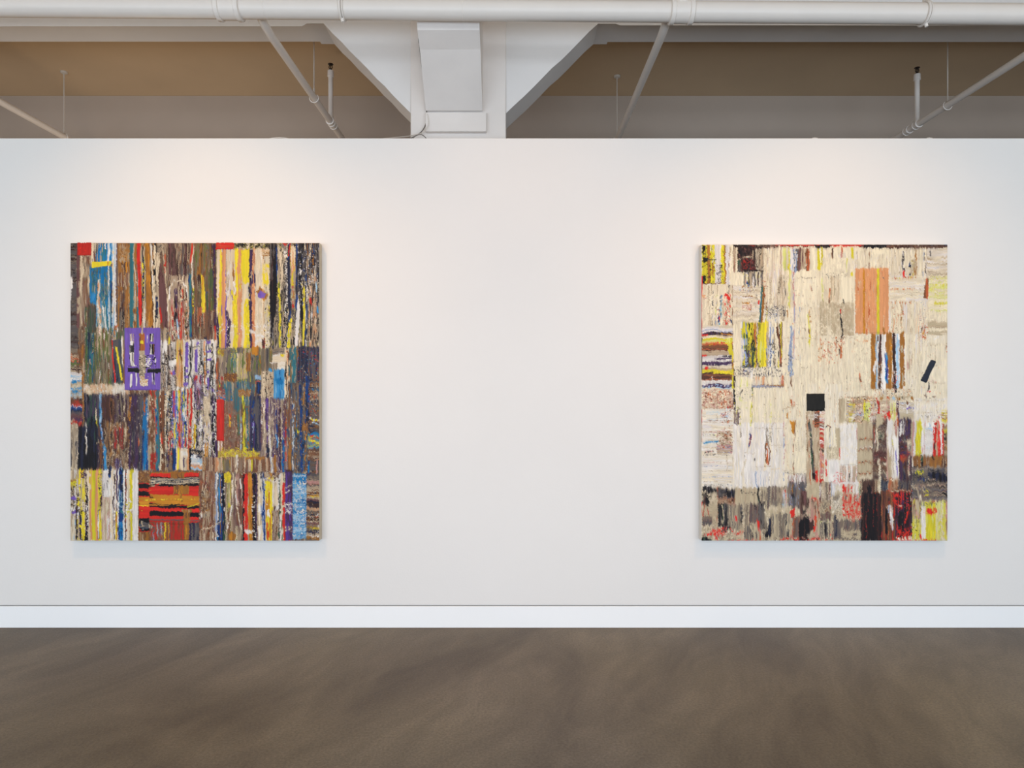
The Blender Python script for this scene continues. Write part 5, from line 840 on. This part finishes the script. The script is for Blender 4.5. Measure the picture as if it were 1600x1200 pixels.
S('v', 1280, 752, 1300, 800, 's2 T3 e2 q1 f1'); S('', 1280, 782, 1300, 806, 'T3 a3 e2 m1', fine=1.8); S('', 1281, 800, 1298, 812, 's2 e4'); S('v', 1283, 810, 1296, 838, 'h3 k1 a2 e1'); L([(1288, 814), (1289, 832)], 3.6, 'k1h1'); S('', 1280, 812, 1302, 815, 'f3 z1'); Q([(1295, 790), (1299, 791), (1300, 793), (1296, 794)], 'R')
S('', 1298, 754, 1345, 800, 'a5 f3 w1 q1'); S('v', 1298, 754, 1304, 775, 'w2 u1 q2'); S('', 1301, 772, 1312, 780, 'h2 e2 a2'); D(1300, 776, 1318, 806, 'e T h', .22, 1.8); S('h', 1300, 752, 1342, 758, 'w3 q3 x1'); S('v', 1313, 757, 1340, 768, 'f2 x1 w1 a1'); L([(1337.5, 750), (1338, 775)], 3.4, 'q1w1'); L([(1342, 754), (1342, 790)], 1.6, 'z1 f1 G1')
for xx, wd in ((1318, 5), (1324, 3.4), (1330, 3)): L([(xx, 760), (xx + .5, 768)], wd, 'R2 x1', .9, .85)
Q([(1317, 774), (1330, 773), (1344, 786), (1344, 812), (1336, 806), (1322, 808), (1317, 796)], 'a'); D(1316, 773, 1344, 806, 'R', .62, 2.3); D(1322, 800, 1344, 813, 'R', .4, 2.6, .6); D(1316, 780, 1344, 812, 'a f', .14, 2); S('v', 1330, 770, 1342, 784, 'e2 a2 R1 q1', cov=.6); Q([(1320, 776), (1322, 776), (1322, 781), (1320, 781)], 'h')
S('v', 1300, 812, 1346, 842, 'h4 e3 T1 s1', rag=1.6); Q([(1302, 803), (1305, 802), (1306, 812), (1310, 835), (1303, 838)], 'h3 n1'); S('', 1314, 826, 1346, 842, 'a5 T1', cov=.75, rag=1.4); L([(1305, 841), (1340, 841)], 2, 'h1e1', 1, .8); L([(1345.5, 780), (1347, 843)], 1.4, 'f1a1', .5, .9); L([(1280, 842), (1300, 842)], 1.8, 'R1T1f1', .7, .8); L([(1296, 832), (1297, 834)], 1.8, 'R')
# dark block with red specks
S('v', 1344, 749, 1384, 846, 'k5 M4 n1 m1 r.3'); S('v', 1344, 750, 1376, 770, 'M3 m2 k2 T1 s1'); Q([(1353, 762), (1358, 758), (1361, 764), (1357, 775), (1354, 768)], 'k'); S('v', 1348, 770, 1376, 845, 'k7 M2 r.3', rag=1); S('v', 1366, 748, 1374, 768, 'T2 a2 m1 h1'); L([(1373, 748), (1373.5, 768)], 3.4, 'I1f1', .8, .9); S('', 1375, 750, 1387, 767, 'd3 h3 n1'); S('v', 1387, 747, 1403, 766, 'm3 j2 T1 a1', z=1.1); L([(1391, 749), (1403, 748)], 2.4, 'I1c1', 1, .8); S('v', 1402, 750, 1424, 766, 'n2 h3 M1 e1')
S('v', 1376, 766, 1400, 845, 'm4 j1 M3 s1 r1'); S('v', 1382, 792, 1386, 834, 'k4'); L([(1383, 791), (1390, 792)], 1.2, 'f'); Q([(1385, 790), (1394, 789), (1394, 800), (1395, 815), (1394, 828), (1391, 826), (1389, 810)], 'c1 q1 x1 T1 u1', .8, cov=.9); L([(1392, 796), (1392, 812), (1394, 826)], 3, 'q1 u1 w1', .8, .8)
S('v', 1398, 764, 1424, 838, 'k5 V2 M1 r1.2'); D(1396, 768, 1424, 800, 'r R M', .24, 2.2, 1.2); L([(1394, 780), (1402, 770)], 2, 'R'); L([(1397, 782), (1400, 788), (1408, 792)], 2.6, 'R1r1'); L([(1402, 790), (1412, 790)], 1.4, 'f1x1', .8, .8); S('v', 1403, 798, 1412, 828, 'k5 n1 T.2'); L([(1419, 790), (1413, 815)], 3.6, 'r1R1M1', 1, .8); D(1400, 822, 1424, 844, 'R r', .5, 2.6, 1.3); L([(1421, 768), (1424, 800), (1423, 820)], 1.6, 'f1 T1 k1', .8, .7); S('h', 1388, 764, 1424, 769, 'm2 R1 T1 e1'); L([(1390, 844), (1422, 843.5)], 2, 'R', .7, .9)
# yellow corner block
S('v', 1424, 782, 1481, 846, 'Y5 z4 a3 f2 w1', rag=.9); S('v', 1424, 782, 1440, 810, 'x1 T2 a2 Y1 s1'); S('v', 1438, 790, 1446, 842, 'w3 q2 f1', rag=.9); S('v', 1446, 783, 1461, 843, 'Y6 z1 y1', z=1.4); D(1436, 784, 1478, 790, 'G h', .3, 2); S('v', 1462, 784, 1474, 842, 'z2 f3 Y1 a1', cov=.8); S('v', 1477, 783, 1481, 834, 'x3 T2 s1'); D(1443, 794, 1463, 803, 'R', .5, 2.6, .9); Q([(1448, 796), (1455, 795), (1457, 801), (1450, 803)], 'R'); L([(1454, 783), (1462, 782)], 1.6, 'R1x1'); D(1424, 806, 1436, 842, 'Y k', .25, 2, 1.5); L([(1437, 836), (1438, 842)], 2.4, 'R'); D(1466, 806, 1478, 838, 'Y', .25, 3.4)
L([(1440, 844), (1462, 843.6)], 2.4, 'R'); L([(1463, 842.5), (1480, 842)], 2.6, 'a1 f1'); L([(1424, 843), (1440, 843.5)], 1.8, 'R1 f1', .7, .8)
A.smear(1146, 376, 1487, 760, .7, 2.4, .3); A.smear(1090, 376, 1146, 760, 2.2, .7, .2); A.smear(1090, 756, 1350, 851, 1.4, 4.5, .4); A.smear(1344, 650, 1487, 851, 1.2, 3.4, .35)
# red showing at the left edge of the canvas
L([(1096.3, 432), (1096.3, 461)], 2, 'R'); L([(1096.2, 460), (1096.2, 525)], 1.2, 'R1r1'); L([(1096.2, 528), (1096.2, 592)], 1.2, 'k1M1'); L([(1096.2, 640), (1096.2, 690)], 1, 'r1T1'); L([(1096.2, 784), (1096.2, 800)], 1, 'R')
L([(1479.8, 640), (1479.8, 660)], 1.2, 'R1T1')
# black square and slanting bar
sq = [(1260, 615.5), (1273, 614.8), (1288.3, 615), (1288.5, 641.8), (1275, 642), (1260.3, 641.6)]
Q(sq, 'k1 k1', .5, 2.4); PAL['k'] = (36, 34, 30); S('', 1260, 615, 1288.5, 642, 'k', rag=.4, z=2.4)
A.patch('paint_patch', 1259.5, 614.5, 1289, 642.3, 'small black square')
PAL['k'] = (44, 49, 60); bar = [(1453.2, 563), (1455, 562.4), (1460.6, 564.6), (1461, 566.6), (1452.6, 583), (1447.8, 596), (1446, 597.4), (1438.6, 594.4), (1438.4, 592), (1444.5, 581), (1448.5, 571)]
Q(bar, 'k', .3, 2.4); Q([(x_ + (x_ - 1450) * .05, y_ + (y_ - 580) * .03) for x_, y_ in bar], 'k', .2, 2.4); PAL['k'] = (30, 27, 30)
A.patch('paint_patch', 1437, 561, 1462.5, 599, 'slanting charcoal bar', bar)
build_painting(A, 'right painting, mostly ivory with a small black square, orange rectangle and dark lower edge', (.95, .94, .95), M_side2)
